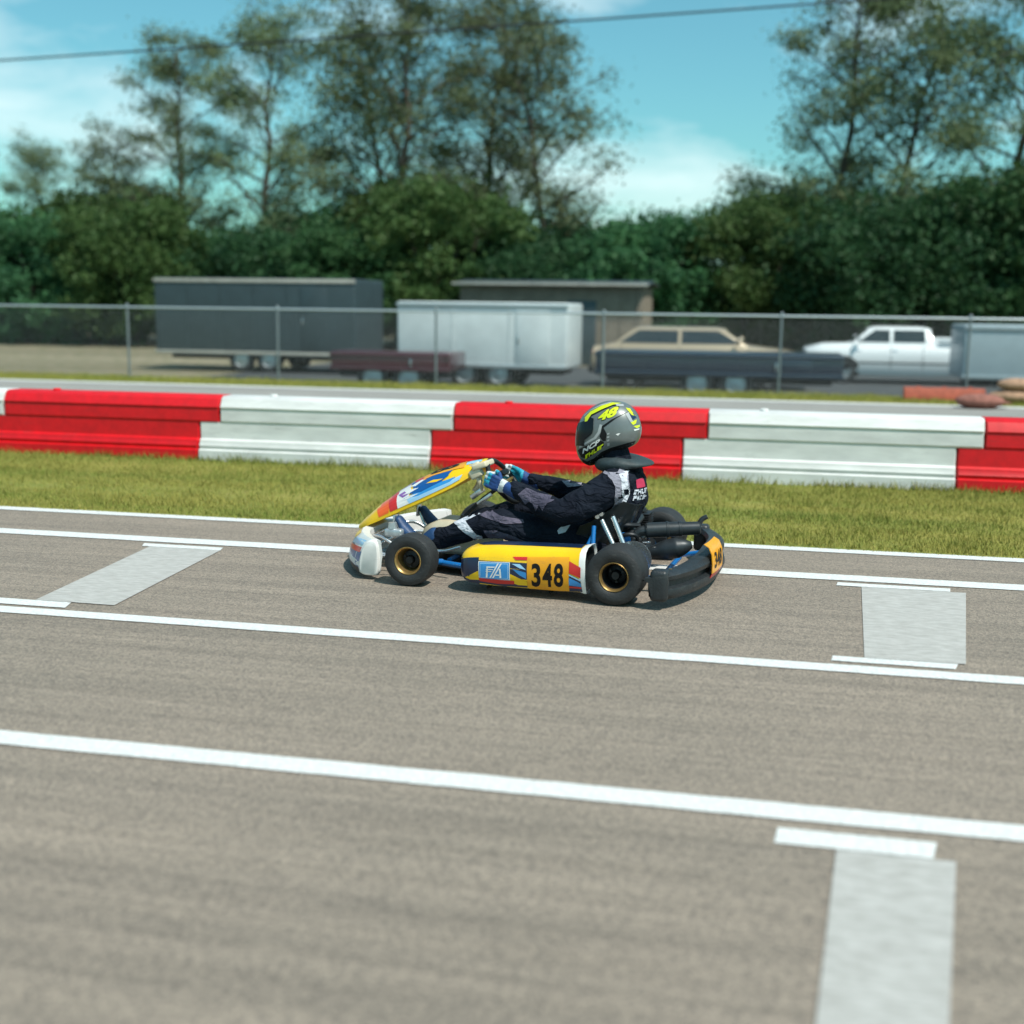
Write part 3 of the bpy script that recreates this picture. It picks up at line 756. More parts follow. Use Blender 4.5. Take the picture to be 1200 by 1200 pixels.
# ------------------------------------------------------------------ trees
def leaf_quads(cent, size, rng, asp=0.55, flat=0.0):
    n = len(cent)
    a = rng.normal(size=(n, 3)); a[:, 2] *= (1 - flat); a /= np.linalg.norm(a, axis=1)[:, None]
    b = rng.normal(size=(n, 3)); b -= a * (a * b).sum(1)[:, None]; b /= np.linalg.norm(b, axis=1)[:, None]
    s = size * rng.uniform(0.6, 1.35, (n, 1))
    v = np.stack([cent - a * s, cent - b * s * asp, cent + a * s, cent + b * s * asp], 1)
    return v.reshape(-1, 3)
def tree_airy(seed, h, spread, nl, leaf, mat):
    rng = np.random.default_rng(seed); rnd = random.Random(seed)
    t = empty('tree')
    mb = MB(M['bark'])
    p = Vector((0, 0, -0.2)); tr = [p.copy()]
    for k in range(8):
        p = p + Vector((rnd.uniform(-0.38, 0.38), rnd.uniform(-0.38, 0.38), h * 0.95 / 8)); tr.append(p.copy())
    r0 = 0.02 * h * 0.75
    mb.tube(tr, [r0 * (1 - 0.9 * k / 8) + 0.012 for k in range(9)], 10, smooth=3)
    tips = []
    nb = 26
    for i in range(nb):
        f = 0.22 + 0.75 * (i / (nb - 1)); idx = f * 8; k = int(min(7, idx)); base = tr[k].lerp(tr[k + 1], idx - k)
        az = i * 2.4 + rnd.uniform(-0.5, 0.5); ln = spread * (0.55 + 0.6 * math.sin(math.pi * min(1, 0.15 + f * 0.85))) * rnd.uniform(0.6, 1.15)
        el = rnd.uniform(0.15, 0.75) + 0.35 * f
        d = Vector((math.cos(az) * math.cos(el), math.sin(az) * math.cos(el), math.sin(el)))
        mid = base + d * ln * 0.55 + Vector((0, 0, rnd.uniform(-0.2, 0.2))); end = base + d * ln + Vector((rnd.uniform(-0.4, 0.4), rnd.uniform(-0.4, 0.4), rnd.uniform(-0.5, 0.1)))
        rb = r0 * 0.42 * (1 - f * 0.65)
        mb.tube([base, mid, end], [rb, rb * 0.6, 0.01], 6, smooth=3)
        tips += [(end, 1.0), (mid.lerp(end, 0.5), 0.8)]
        for q in range(6):
            s = mid.lerp(end, rnd.uniform(-0.6, 0.95)); dd = Vector((rnd.gauss(0, 1), rnd.gauss(0, 1), rnd.gauss(0.25, 0.6))).normalized() * rnd.uniform(0.5, 1.3)
            mb.tube([s, s + dd * 0.5 + Vector((0, 0, 0.06)), s + dd], [rb * 0.35 + 0.006, 0.012, 0.005], 5, smooth=2)
            tips += [(s + dd, 1.0), (s + dd * 0.55, 0.7)]
    mb.build('trunk', t)
    w = np.array([a[1] for a in tips]) * rng.gamma(0.9, 1.0, len(tips)); w /= w.sum()
    ci = rng.choice(len(tips), nl, p=w); c = np.array([tuple(a[0]) for a in tips])[ci]
    c = c + rng.normal(size=(nl, 3)) * np.array([0.33, 0.33, 0.21])
    np_mesh('crown', leaf_quads(c, leaf, rng), 4, mat, t)
    return t
def tree_dense(seed, h, w, nl, leaf, mat):
    rng = np.random.default_rng(seed); rnd = random.Random(seed)
    t = empty('tree')
    mb = MB(M['bark'])
    for k in range(4):
        a = k * 1.6 + rnd.random(); d = Vector((math.cos(a), math.sin(a), 0)) * w * 0.22
        mb.tube([d * 0.15 + Vector((0, 0, -0.2)), d * 0.5 + Vector((0, 0, h * 0.35)), d * 1.1 + Vector((0, 0, h * 0.75))], [0.09, 0.06, 0.02], 8, smooth=4)
    mb.build('trunk', t)
    nc = 130
    cc = []
    while len(cc) < nc:
        q = rng.uniform(-1, 1, 3); rr = np.linalg.norm(q)
        if 0.45 < rr < 1.12: cc.append(q * np.array([w * 0.5, w * 0.5, h * 0.48]) + np.array([0, 0, h * 0.52]))
    cc = np.array(cc); cs = rng.uniform(0.18, 0.62, nc) * (w / 4.5)
    ci = rng.integers(0, nc, nl)
    q = rng.normal(size=(nl, 3)); q /= np.linalg.norm(q, axis=1)[:, None]
    c = cc[ci] + q * (cs[ci] * rng.uniform(0.55, 1.15, nl))[:, None] * np.array([1.1, 1.1, 0.8])
    sp_ = rng.random(nl) < 0.13      # loose sprigs that break the outline
    c[sp_] += q[sp_] * rng.uniform(0.08, 0.55, (int(sp_.sum()), 1)) * (w / 4.5) + np.array([0, 0, 0.10])
    c[:, 2] = np.maximum(c[:, 2], 0.03)
    np_mesh('crown', leaf_quads(c, leaf, rng, 0.6), 4, mat, t)
    return t
airy = [tree_airy(11, 13, 3.2, 19000, 0.066, M['leaf_airy']), tree_airy(23, 11, 3.0, 15000, 0.066, M['leaf_airy']), tree_airy(37, 14, 3.5, 21000, 0.068, M['leaf_airy'])]
dense = [tree_dense(5, 4.2, 4.8, 38000, 0.080, M['leaf_dark']), tree_dense(8, 5.2, 5.2, 44000, 0.085, M['leaf_olive']), tree_dense(14, 3.6, 5.0, 36000, 0.075, M['leaf_deep'])]
used = set()
def plant(proto, x, y, s, rz, label, group):
    o = proto if proto.name not in used else copy_tree(proto)
    used.add(proto.name if o is proto else o.name)
    o.location = (x, y, GZ - 0.02); o.rotation_euler = (0, 0, rz); o.scale = (s, s, s)
    tag(o, label, 'tree', group)
GA, GD = 'tall airy trees behind the paddock', 'dense trees along the paddock'
AIRY_SPOTS = [(0, -34.5, 54, 0.72, 'small airy tree at the left edge, leftmost of the tall line'),
              (1, -30.0, 52, 0.84, 'small airy tree second from the left edge'),
              (2, -26.2, 53, 0.98, 'airy tree above the left end of the charcoal trailer, third from the left edge'),
              (0, -22.4, 52, 1.12, 'tall slim airy tree rising above the middle of the charcoal trailer'),
              (1, -19.0, 55, 1.36, 'tall airy tree above the gap between charcoal and white trailers'),
              (2, -16.0, 52, 1.16, 'tall airy tree above the left half of the white trailer'),
              (0, -13.2, 56, 1.22, 'tall airy tree above the right half of the white trailer'),
              (1, -10.6, 53, 1.25, 'tall airy tree bordering the open sky gap on its left side'),
              (2, 1.6, 52, 1.10, 'airy tree bordering the open sky gap on its right side'),
              (1, 5.0, 51, 1.30, 'tall airy tree above the white pickup truck at the right'),
              (0, 8.6, 53, 1.24, 'tall airy tree cut by the right edge of the photo'),
              (2, 12.5, 54, 1.2, 'tall airy tree past the right edge of the photo')]
for i, (k, x, y, s, lab) in enumerate(AIRY_SPOTS):
    plant(airy[k], x, y, s, i * 1.7, lab, GA)
r_ = random.Random(4)
TONE = ('mid green', 'olive green', 'deep green')
ORD = ('first', 'second', 'third', 'fourth', 'fifth', 'sixth', 'seventh', 'eighth', 'ninth', 'tenth', 'eleventh', 'twelfth', 'thirteenth', 'fourteenth', 'fifteenth')
for i in range(14):
    x = -42 + i * 4.1 + r_.uniform(-0.5, 0.5)
    s = 1.16 + r_.uniform(-0.08, 0.10) + (0.30 if x > 1.5 else 0.0)
    plant(dense[i % 3], x, 47.5 + r_.uniform(-1, 1), s, i * 1.3, 'dense ' + TONE[i % 3] + ' tree, ' + ORD[i] + ' from the left in the hedge row behind the paddock', GD)
for i in range(12):
    x = -45 + i * 5.0 + r_.uniform(-0.6, 0.6)
    s = 1.32 + r_.uniform(-0.1, 0.10) + (0.30 if x > 1.5 else 0.0)
    plant(dense[(i + 1) % 3], x, 53.5 + r_.uniform(-1, 1), s, i * 2.1, 'dense ' + TONE[(i + 1) % 3] + ' tree, ' + ORD[i] + ' from the left in the row behind the hedge row', GD)

# ------------------------------------------------------------------ the kart (x forward, y to its left, origin under the rear axle)
KART_LOC, KART_ROT = (-0.663, 6.385, 0.002), R(175.05)
LIFT = 0.03
kart = empty('go_kart', KART_LOC, KART_ROT)
tag(kart, 'yellow and blue racing kart number 348 speeding along the track', 'go-kart')

mb = MB(M['dark_metal']); mb.loft([[(x, -w, z), (x, w, z), (x, w, z + 0.006), (x, -w, z + 0.006)] for x, w, z in ((0.28, 0.30, 0.032), (0.9, 0.29, 0.032), (1.22, 0.22, 0.034))]); mb.build('floor_tray', kart)
mb = MB(M['frame_blue'])
for s in (1, -1):
    mb.tube([(-0.16, s * 0.31, 0.07), (0.1, s * 0.33, 0.06), (0.45, s * 0.34, 0.055), (0.85, s * 0.31, 0.055), (1.1, s * 0.24, 0.06), (1.3, s * 0.2, 0.07)], 0.015, 12)
    mb.tube([(1.02, s * 0.26, 0.06), (1.07, s * 0.40, 0.085), (1.07, s * 0.46, 0.11)], 0.016, 12)
    mb.tube([(0.3, s * 0.34, 0.06), (0.3, s * 0.5, 0.07), (0.62, s * 0.5, 0.07), (0.62, s * 0.33, 0.06)], 0.011, 10)
    mb.tube([(-0.06, s * 0.31, 0.06), (0.0, s * 0.31, 0.139), (0.06, s * 0.31, 0.06)], 0.022, 10)
for x in (-0.15, 0.42, 1.0, 1.28): mb.tube([(x, -0.32 if x < 0.9 else -0.2, 0.058), (x, 0.32 if x < 0.9 else 0.2, 0.058)], 0.014, 10, smooth=0)
mb.build('frame', kart)
mb = MB(M['dark_metal']); mb.tube([(0, -0.6, 0.139), (0, 0.6, 0.139)], 0.025, 16, smooth=0); ax = mb.build('rear_axle', kart)
mb = MB(M['steel']); mb.lathe([(0.03, -0.006), (0.095, -0.006), (0.095, 0.006), (0.03, 0.006)], (0, 0.22, 0.139), 'Y', 32, closed=True); mb.build('brake_disc', ax)
mb = MB(M['dark_metal']); mb.lathe([(0.03, -0.004), (0.088, -0.004), (0.092, 0.0), (0.088, 0.004), (0.03, 0.004)], (0, -0.26, 0.139), 'Y', 40, closed=True); mb.build('sprocket', ax)

def kart_wheel(name, x, y, r, w, side):
    rr = 0.0655
    mb = MB(M['gold'])
    o = w / 2
    mb.lathe([(rr + 0.004, side * o * 0.80), (rr + 0.007, side * o * 0.90), (rr + 0.004, side * o * 0.93), (rr - 0.002, side * o * 0.86), (rr - 0.005, side * o * 0.72)], (x, y, r), 'Y', 44, caps=False)
    mb.lathe([(rr - 0.005, side * o * 0.72), (rr - 0.010, side * o * 0.4), (rr - 0.013, side * o * 0.05), (rr - 0.02, -side * o * 0.15), (0.02, -side * o * 0.15)], (x, y, r), 'Y', 44, M['gold'] if 'front' in name else M['dark_metal'], caps=False)
    mb.lathe([(rr - 0.012, side * o * 0.1), (rr - 0.012, -side * o * 0.9), (rr + 0.006, -side * o * 0.92), (rr + 0.006, -side * o * 0.8)], (x, y, r), 'Y', 44, caps=False)
    rim = mb.build(name, kart)
    mb = MB(M['rubber'])
    mb.lathe([(rr, -o * 0.80), (rr + 0.012, -o * 0.94), (rr + 0.035, -o * 1.0), (r - 0.022, -o * 0.99), (r - 0.006, -o * 0.90), (r - 0.001, -o * 0.68), (r, -o * 0.3), (r, o * 0.3), (r - 0.001, o * 0.68), (r - 0.006, o * 0.90), (r - 0.022, o * 0.99), (rr + 0.035, o * 1.0), (rr + 0.012, o * 0.94), (rr, o * 0.80)], (x, y, r), 'Y', 56, closed=True)
    mb.build('tyre', rim)
    mb = MB(M['dark_metal'])
    mb.lathe([(0.0, side * o * 0.55), (0.018, side * o * 0.55), (0.022, side * o * 0.45), (0.024, side * o * 0.2), (0.045, side * o * 0.12), (0.047, -side * o * 0.05), (0.0, -side * o * 0.05)], (x, y, r), 'Y', 28)
    for k in range(3):
        a = k * 2.094 + 0.5
        mb.lathe([(0.0, side * o * 0.3), (0.006, side * o * 0.3), (0.006, side * o * 0.1), (0.0, side * o * 0.1)], (x + 0.034 * math.cos(a), y, r + 0.034 * math.sin(a)), 'Y', 10)
    mb.build('hub', rim)
for s in (1, -1):
    kart_wheel('rear_wheel', 0.0, s * 0.585, 0.140, 0.205, s)
    kart_wheel('front_wheel', 1.07, s * 0.565, 0.1305, 0.13, s)

# side pods
def side_pod(s):
    base = [(0.43, 0.07), (0.50, 0.045), (0.60, 0.035), (0.645, 0.045), (0.662, 0.085), (0.668, 0.14), (0.662, 0.19), (0.640, 0.225), (0.60, 0.240), (0.52, 0.243), (0.45, 0.235), (0.425, 0.20), (0.42, 0.12)]
    def sec(x, k, dz=0.0, grow=0.0, sx=0.0):
        out = []
        for i, (y, z) in enumerate(base):
            yy = 0.55 + (y - 0.55) * (k + grow); zz = 0.135 + (z - 0.135) * (k + grow) + dz * (z / 0.24)
            out.append((x + sx * (z - 0.13), s * yy, zz))
        return out
    st = [(0.185, 0.90, 0.010, 0.0), (0.150, 0.95, 0.012, 0.0), (0.140, 1.0, 0.012, 0.045), (0.150, 1.0, 0.012, 0.055), (0.172, 1.0, 0.011, 0.0), (0.30, 1.0, 0.008, 0), (0.45, 1.0, 0.004, 0), (0.60, 0.99, 0.0, 0), (0.68, 0.965, -0.004, 0), (0.735, 0.90, -0.008, 0), (0.765, 0.80, -0.010, 0), (0.785, 0.62, -0.01, 0), (0.792, 0.40, -0.01, 0)]
    mb = MB(M['yellow'])
    mb.loft([sec(a, b, c, d, 0.04 if a < 0.2 else 0.0) for a, b, c, d in st], span_mats=[M['black_plastic'], M['white'], M['white'], M['white']] + [M['yellow']] * 8)
    tr = mb.bvh()
    nv = mb.mi(M['navy'])
    for f in mb.bm.faces:
        c = f.calc_center_median()
        if c.x > 0.69 and c.z < 0.165: f.material_index = nv
    if s > 0: place, dr = SIDE; fx = lambda x: x
    else: place, dr = (lambda u, v: (u, -2.0, v)), (0, 1, 0); fx = lambda x: 0.93 - x
    def P(pts, mat, off=0.0012): lay(mb, flat_poly([(fx(x) if s < 0 else x, z) for x, z in pts]), tr, mat, place, dr, off, 0.025)
    def T(txt, bl, br, tl, mat, off, bold=0.0, shear=0.0):
        q = [(fx(a[0]), a[1]) for a in (bl, br, tl)] if s < 0 else [bl, br, tl]
        if s < 0: q = [(fx(bl[0]), bl[1]), (fx(br[0]), br[1]), (fx(tl[0]), tl[1])]
        lay(mb, flat_text(txt, *q, bold=bold, shear=shear), tr, mat, place, dr, off, 0.02)
    Q = lambda *ps: [(0.680 - (a - 228) * 0.000637, 0.166 - (b - 129) * 0.00060 + (a - 228) * 0.000046) for a, b in ps]
    P(Q((66, 108), (225, 122), (480, 136), (617, 145), (617, 362), (480, 350), (230, 318), (100, 300), (60, 262)), M['navy'])
    P(Q((105, 272), (224, 210), (230, 288), (150, 288)), M['yellow'], 0.002)
    P(Q((480, 232), (617, 300), (617, 334), (545, 330), (480, 305)), M['yellow'], 0.002)
    P(Q((500, 95), (617, 97), (617, 122), (525, 119)), M['red'], 0.002)
    P(Q((495, 150), (560, 152), (612, 200), (560, 186)), M['pale_blue'], 0.002)
    P(Q((500, 190), (612, 222), (612, 275), (560, 246)), M['blue'], 0.002)
    P(Q((226, 130), (482, 138), (482, 287), (230, 280)), M['white'], 0.0024)
    P(Q((232, 136), (476, 143), (476, 281), (236, 274)), M['blue'], 0.003)
    P(Q((240, 144), (468, 150), (468, 274), (242, 267)), M['pale_blue'], 0.0034)
    P(Q((244, 149), (464, 154), (464, 270), (246, 263)), M['blue'], 0.0038)
    for q in (Q((296, 172), (366, 174), (358, 182), (294, 180)), Q((292, 190), (352, 192), (345, 200), (290, 198)), Q((290, 208), (338, 210), (330, 218), (288, 216)),
              Q((296, 172), (308, 172), (302, 264), (288, 264)), Q((384, 146), (396, 146), (330, 266), (318, 266)), Q((408, 147), (420, 147), (352, 268), (340, 268)),
              Q((396, 190), (410, 190), (414, 269), (400, 269)), Q((372, 238), (404, 239), (404, 249), (366, 248))):
        P(q, M['white'], 0.0044)
    P(Q((228, 268), (470, 288), (515, 291), (515, 322), (380, 320), (232, 296)), M['red'], 0.003)
    P(Q((617, 98), (946, 100), (946, 380), (622, 368)), M['amber'], 0.0024)
    for ch, xa, xb in (('3', 655, 727), ('4', 742, 818), ('8', 831, 905)): T(ch, *Q((xa, 341), (xb, 344), (xa, 146)), M['black_ink'], 0.0032, bold=0.03)
    P(Q((948, 130), (1040, 182), (1040, 268), (948, 226)), M['red'], 0.002)
    P(Q((948, 240), (1040, 290), (1052, 385), (948, 380)), M['navy'], 0.002)
    P(Q((948, 234), (1038, 282), (1038, 292), (948, 246)), M['pale_blue'], 0.0026)
    P(Q((948, 262), (1044, 312), (1044, 340), (948, 326)), M['blue'], 0.0026)
    P(Q((948, 334), (1046, 342), (1046, 356), (948, 350)), M['red'], 0.0026)
    # navy strip along the top
    lay(mb, flat_poly([(0.18, 0.585), (0.68, 0.585), (0.72, 0.54), (0.72, 0.46), (0.18, 0.46)]), tr, M['navy'], lambda u, v: (u, s * v, 1.0), (0, 0, -1), 0.0012, 0.04)
    pod = mb.build('side_pod', kart, sharp=42)
    for x in (0.3, 0.62):
        mb = MB(M['dark_metal']); mb.tube([(x, s * 0.34, 0.052), (x, s * 0.56, 0.05), (x + 0.03, s * 0.61, 0.024)], 0.008, 8, smooth=0)
        mb.build('mounting_bar', pod)
side_pod(1); side_pod(-1)

# front bumper fairing, curved round the nose
def nose():
    st = []
    for k in range(17):
        y = -0.53 + 1.06 * k / 16; a = abs(y) / 0.53
        xf = 1.60 - 0.225 * a ** 2.2
        h = 0.205 - 0.05 * (1 - a) * 0.3
        st.append([(xf - 0.115, y, 0.045), (xf - 0.04, y, 0.02), (xf - 0.005, y, 0.03), (xf + 0.005, y, 0.07), (xf - 0.01, y, 0.12), (xf - 0.04, y, h - 0.02), (xf - 0.075, y, h + 0.005), (xf - 0.12, y, h), (xf - 0.13, y, 0.13)])
    mb = MB(M['white']); mb.loft(st, M['white'])
    tr = mb.bvh()
    fr = (lambda u, v: (3.0, u, v), (-1, 0, 0))
    def P(pts, mat, off=0.0012):
        lay(mb, flat_poly(pts), tr, mat, *fr, off, 0.03)
    P([(-0.52, 0.055), (0.52, 0.055), (0.52, 0.135), (0.2, 0.165), (-0.2, 0.165), (-0.52, 0.135)], M['deep_blue'], 0.0006)
    P([(-0.52, 0.024), (0.52, 0.024), (0.52, 0.055), (-0.52, 0.055)], M['black_plastic'])
    for s in (1, -1):
        P([(s * 0.34, 0.060), (s * 0.50, 0.060), (s * 0.50, 0.088), (s * 0.36, 0.092)], M['white'])
        P([(s * 0.22, 0.105), (s * 0.50, 0.130), (s * 0.50, 0.158), (s * 0.25, 0.13)], M['red'])
        P([(s * 0.18, 0.168), (s * 0.34, 0.172), (s * 0.33, 0.200), (s * 0.17, 0.198)], M['yellow'], 0.002)
        P([(s * 0.30, 0.142), (s * 0.50, 0.170), (s * 0.50, 0.195), (s * 0.32, 0.178)], M['pale_blue'])
    P([(-0.15, 0.10), (0.15, 0.10), (0.18, 0.165), (-0.18, 0.165)], M['yellow'])
    o = mb.build('front_fairing', kart, sharp=42)
    for s in (1, -1):   # white end plates
        mb = MB(M['white'])
        pl = closed_cr([(1.268, 0.035), (1.30, 0.020), (1.36, 0.026), (1.374, 0.07), (1.362, 0.14), (1.335, 0.192), (1.30, 0.208), (1.272, 0.195), (1.262, 0.12)], 3)
        pl0 = [(1.255, 0.03), (1.30, 0.018), (1.37, 0.022), (1.388, 0.06), (1.375, 0.14), (1.345, 0.195), (1.30, 0.215), (1.262, 0.205), (1.250, 0.12)]
        mb.loft([[(x, s * 0.505, z) for x, z in pl], [(x, s * 0.535, z) for x, z in pl], [(1.32 + (x - 1.32) * 0.96, s * 0.541, 0.11 + (z - 0.11) * 0.97) for x, z in pl], [(1.32 + (x - 1.32) * 0.86, s * 0.546, 0.11 + (z - 0.11) * 0.90) for x, z in pl]])
        mb.build('end_plate', o)
    return o
nose()
mb = MB(M['steel'])
for z, w in ((0.10, 0.33), (0.165, 0.25)):
    mb.tube([(1.2, -w, 0.07), (1.36, -w, z), (1.44, -w * 0.7, z), (1.44, w * 0.7, z), (1.36, w, z), (1.2, w, 0.07)], 0.010, 10)
mb.tube([(1.07, 0.46, 0.12), (1.2, 0.44, 0.12), (1.28, 0.46, 0.11)], 0.008, 8)
mb.build('bumper_bar', kart)

# number panel over the front (nassau panel)
def nassau():
    st = [(1.578, 0.175, 0.085), (1.54, 0.213, 0.115), (1.46, 0.285, 0.135), (1.36, 0.358, 0.145), (1.25, 0.427, 0.15), (1.13, 0.485, 0.148), (1.02, 0.523, 0.135), (0.94, 0.545, 0.115), (0.87, 0.560, 0.075)]
    n = 16; top, bot = [], []
    secs = []
    drops = [0.022, 0.042, 0.076, 0.100, 0.116, 0.116, 0.098, 0.070, 0.030]
    for (x, z, w), dp in zip(st, drops):
        dn = Vector((0.45, 0, 0.89))
        up_ = [Vector((x - 0.12 * dp * abs(-1 + 2 * k / n) ** 2, w * 1.05 * math.sin((-1 + 2 * k / n) * math.pi / 2) , z - dp * abs(-1 + 2 * k / n) ** 2.0)) for k in range(n + 1)]
        lo_ = [p - dn * 0.010 for p in reversed(up_)]
        secs.append(up_ + lo_)
    mb = MB(M['yellow']); mb.loft(secs)
    tr = mb.bvh()
    # artwork in (s along the panel = x, t across = y), laid from above-front
    d = Vector((-0.45, 0, -0.89))
    def place(u, v):
        return (u + 0.45 * 1.0, v, np.interp(u, [p[0] for p in reversed(st)], [p[1] for p in reversed(st)]) + 0.89)
    def P(pts, mat, off=0.0012): lay(mb, flat_poly([(a, b) for a, b in pts]), tr, mat, place, d, off, 0.02)
    for s in (1, -1):
        P([(1.455, s * 0.0), (1.44, s * 0.165), (1.36, s * 0.165), (1.40, s * 0.0)], M['orange'])
        P([(1.40, s * 0.0), (1.365, s * 0.165), (1.325, s * 0.165), (1.34, s * 0.0)], M['red'], 0.0015)
        P([(1.345, s * 0.0), (1.335, s * 0.165), (1.26, s * 0.165), (1.28, s * 0.0)], M['white'], 0.002)
        P([(1.44, s * 0.0), (1.36, s * 0.055), (1.22, s * 0.075), (1.24, s * 0.0)], M['purple'], 0.0024)
        zc = lambda u: float(np.interp(u, [p[0] for p in reversed(st)], [p[1] for p in reversed(st)]))
        zd = lambda u: float(np.interp(u, [p[0] for p in reversed(st)], list(reversed(drops))))
        def E(pts, mat, off): lay(mb, flat_poly(pts), tr, mat, lambda u, v: (u, 2.0 * s, zc(u) - zd(u) * v), (0, -s, 0), off, 0.02)
        E([(1.455, 0.30), (1.43, 0.97), (1.37, 0.97), (1.37, 0.30)], M['orange'], 0.0015)
        E([(1.385, 0.25), (1.36, 0.97), (1.315, 0.97), (1.335, 0.25)], M['red'], 0.002)
        E([(1.335, 0.25), (1.315, 0.97), (1.235, 0.97), (1.27, 0.25)], M['white'], 0.0025)
        E([(1.265, 0.72), (1.245, 0.98), (0.97, 0.98), (0.955, 0.74)], M['pale_blue'], 0.003)
        E([(1.285, 0.62), (1.20, 0.80), (1.02, 0.80), (0.99, 0.66), (1.10, 0.58)], M['blue'], 0.0033)
        E([(1.235, 0.34), (1.25, 0.55), (1.18, 0.68), (1.07, 0.60), (1.03, 0.42), (1.10, 0.34)], M['deep_blue'], 0.0036)
        E([(1.16, 0.40), (1.10, 0.52), (1.06, 0.50), (1.12, 0.38)], M['yellow'], 0.0044)
        E([(1.325, 0.30), (1.29, 0.55), (1.26, 0.52), (1.29, 0.28)], M['purple'], 0.0040)
        E([(1.30, 0.42), (1.25, 0.50), (1.20, 0.44), (1.24, 0.38)], M['white'], 0.0042)
        E([(1.30, 0.66), (1.26, 0.74), (1.19, 0.70), (1.25, 0.62)], M['white'], 0.0042)
        P([(1.27, s * 0.06), (1.25, s * 0.128), (1.06, s * 0.124), (1.02, s * 0.085), (1.15, s * 0.05)], M['deep_blue'], 0.0027)
        P([(1.275, s * 0.10), (1.24, s * 0.115), (1.18, s * 0.09), (1.21, s * 0.08)], M['white'], 0.0032)
        P([(0.965, s * 0.02), (0.955, s * 0.075), (0.875, s * 0.06), (0.870, s * 0.02)], M['pale_blue'], 0.0024)
    P([(1.25, -0.075), (1.25, 0.075), (1.18, 0.10), (1.17, -0.10)], M['red'], 0.003)
    P([(1.20, -0.09), (1.20, 0.09), (0.965, 0.095), (0.965, -0.095)], M['amber'], 0.0036)
    lay(mb, flat_text('348', (1.165, -0.075), (1.165, 0.075), (1.00, -0.075), bold=0.03), tr, M['black_ink'], place, d, 0.005, 0.02)
    mb.build('number_fairing', kart, sharp=42)
nassau()
mb = MB(M['cream'])
mb.tube([(0.95, 0.0, 0.53), (0.93, 0.0, 0.49), (0.90, 0.0, 0.44), (0.93, 0.0, 0.38)], [0.014, 0.016, 0.016, 0.014], 10)
mb.box((0.905, 0.03, 0.525), (0.06, 0.12, 0.035), M['cream'], Matrix.Rotation(0.5, 3, 'Y'), 0.008)
mb.box((0.92, 0.05, 0.475), (0.05, 0.06, 0.018), M['cream'], Matrix.Rotation(0.3, 3, 'Y'), 0.005)
mb.box((0.862, 0.06, 0.535), (0.085, 0.15, 0.032), M['cream'], Matrix.Rotation(0.35, 3, 'Y'), 0.01, 3)
mb.box((0.885, 0.10, 0.492), (0.07, 0.05, 0.05), M['cream'], Matrix.Rotation(0.5, 3, 'Y'), 0.01, 3)
mb.tube([(0.90, 0.10, 0.50), (0.87, 0.10, 0.45), (0.86, 0.07, 0.40)], 0.011, 8)
mb.build('fairing_bracket', kart)

# steering
WC = Vector((0.755, 0, 0.435)); E1 = Vector((0, 1, 0)); E2 = Vector((0.60, 0, 0.80)); DN = Vector((0.80, 0, -0.60))
mb = MB(M['dark_metal']); mb.tube([WC, WC + DN * 0.16, (1.05, 0.02, 0.17), (1.13, 0.02, 0.10)], 0.011, 10, smooth=0); col_o = mb.build('steering_column', kart)
mb = MB(M['steel']); mb.box((0.90, 0.035, 0.375), (0.09, 0.02, 0.03), M['steel'], Matrix.Rotation(0.65, 3, 'Y'), 0.005); mb.box((0.86, 0.035, 0.345), (0.10, 0.016, 0.02), M['steel'], Matrix.Rotation(0.65, 3, 'Y'), 0.004); mb.build('column_clamp', col_o)
mb = MB(M['dark_metal'])
ring = [WC + E1 * math.cos(a) * 0.155 + E2 * (math.sin(a) * 0.145 if math.sin(a) > 0 else math.sin(a) * 0.12) for a in [2 * math.pi * k / 40 for k in range(41)]]
mb.tube(ring, 0.0135, 12, smooth=0, cap=False)
sw = mb.build('steering_wheel', kart)
mb = MB(M['gold'])
for a in (R(5), R(175), R(270)): mb.tube([WC + DN * 0.015, WC + DN * 0.012 + E1 * math.cos(a) * 0.08 + E2 * math.sin(a) * 0.07, WC + E1 * math.cos(a) * 0.15 + E2 * math.sin(a) * 0.115], [0.014, 0.011, 0.009], 8, smooth=3)
mb.ball(WC + DN * 0.012, 0.03); mb.build('spoke', sw)
mb = MB(M['black_ink']); mb.box(WC + E2 * 0.05 - DN * 0.005, (0.03, 0.11, 0.07), M['black_ink'], Matrix.Rotation(-R(53), 3, 'Y'), 0.008); mb.build('lap_timer', sw)

# seat
def seat():
    prof = [(0.60, 0.085, 0.10, 0.02), (0.52, 0.055, 0.165, 0.06), (0.40, 0.045, 0.185, 0.10), (0.28, 0.055, 0.195, 0.15), (0.17, 0.10, 0.20, 0.20), (0.09, 0.19, 0.20, 0.17), (0.03, 0.30, 0.195, 0.12), (0.0, 0.375, 0.18, 0.07)]
    n = 14; secs = []
    for i, (x, z, w, d) in enumerate(prof):
        a = prof[max(0, i - 1)]; b = prof[min(len(prof) - 1, i + 1)]
        tg = Vector((b[0] - a[0], 0, b[1] - a[1])).normalized(); nr = Vector((-tg.z, 0, tg.x))
        if nr.z < 0 and nr.x < 0: nr = -nr
        nr = Vector((tg.z, 0, -tg.x)); 
        if nr.dot(Vector((0.6, 0, 0.8))) < 0: nr = -nr
        c = Vector((x, 0, z)); pin, pout = [], []
        for k in range(n + 1):
            u = -1 + 2 * k / n
            off = nr * (d * abs(u) ** 3.2); yy = w * (math.sin(u * math.pi / 2) * 0.55 + u * 0.45)
            pin.append(c + off + Vector((0, yy, 0)))
            pout.append(c + off + Vector((0, yy * 1.04, 0)) - nr * 0.008 * (1 - abs(u) ** 4))
        secs.append(pin + list(reversed(pout)))
    mb = MB(M['seat_black']); mb.loft(secs)
    return mb.build('seat', kart, sharp=50)
so = seat()
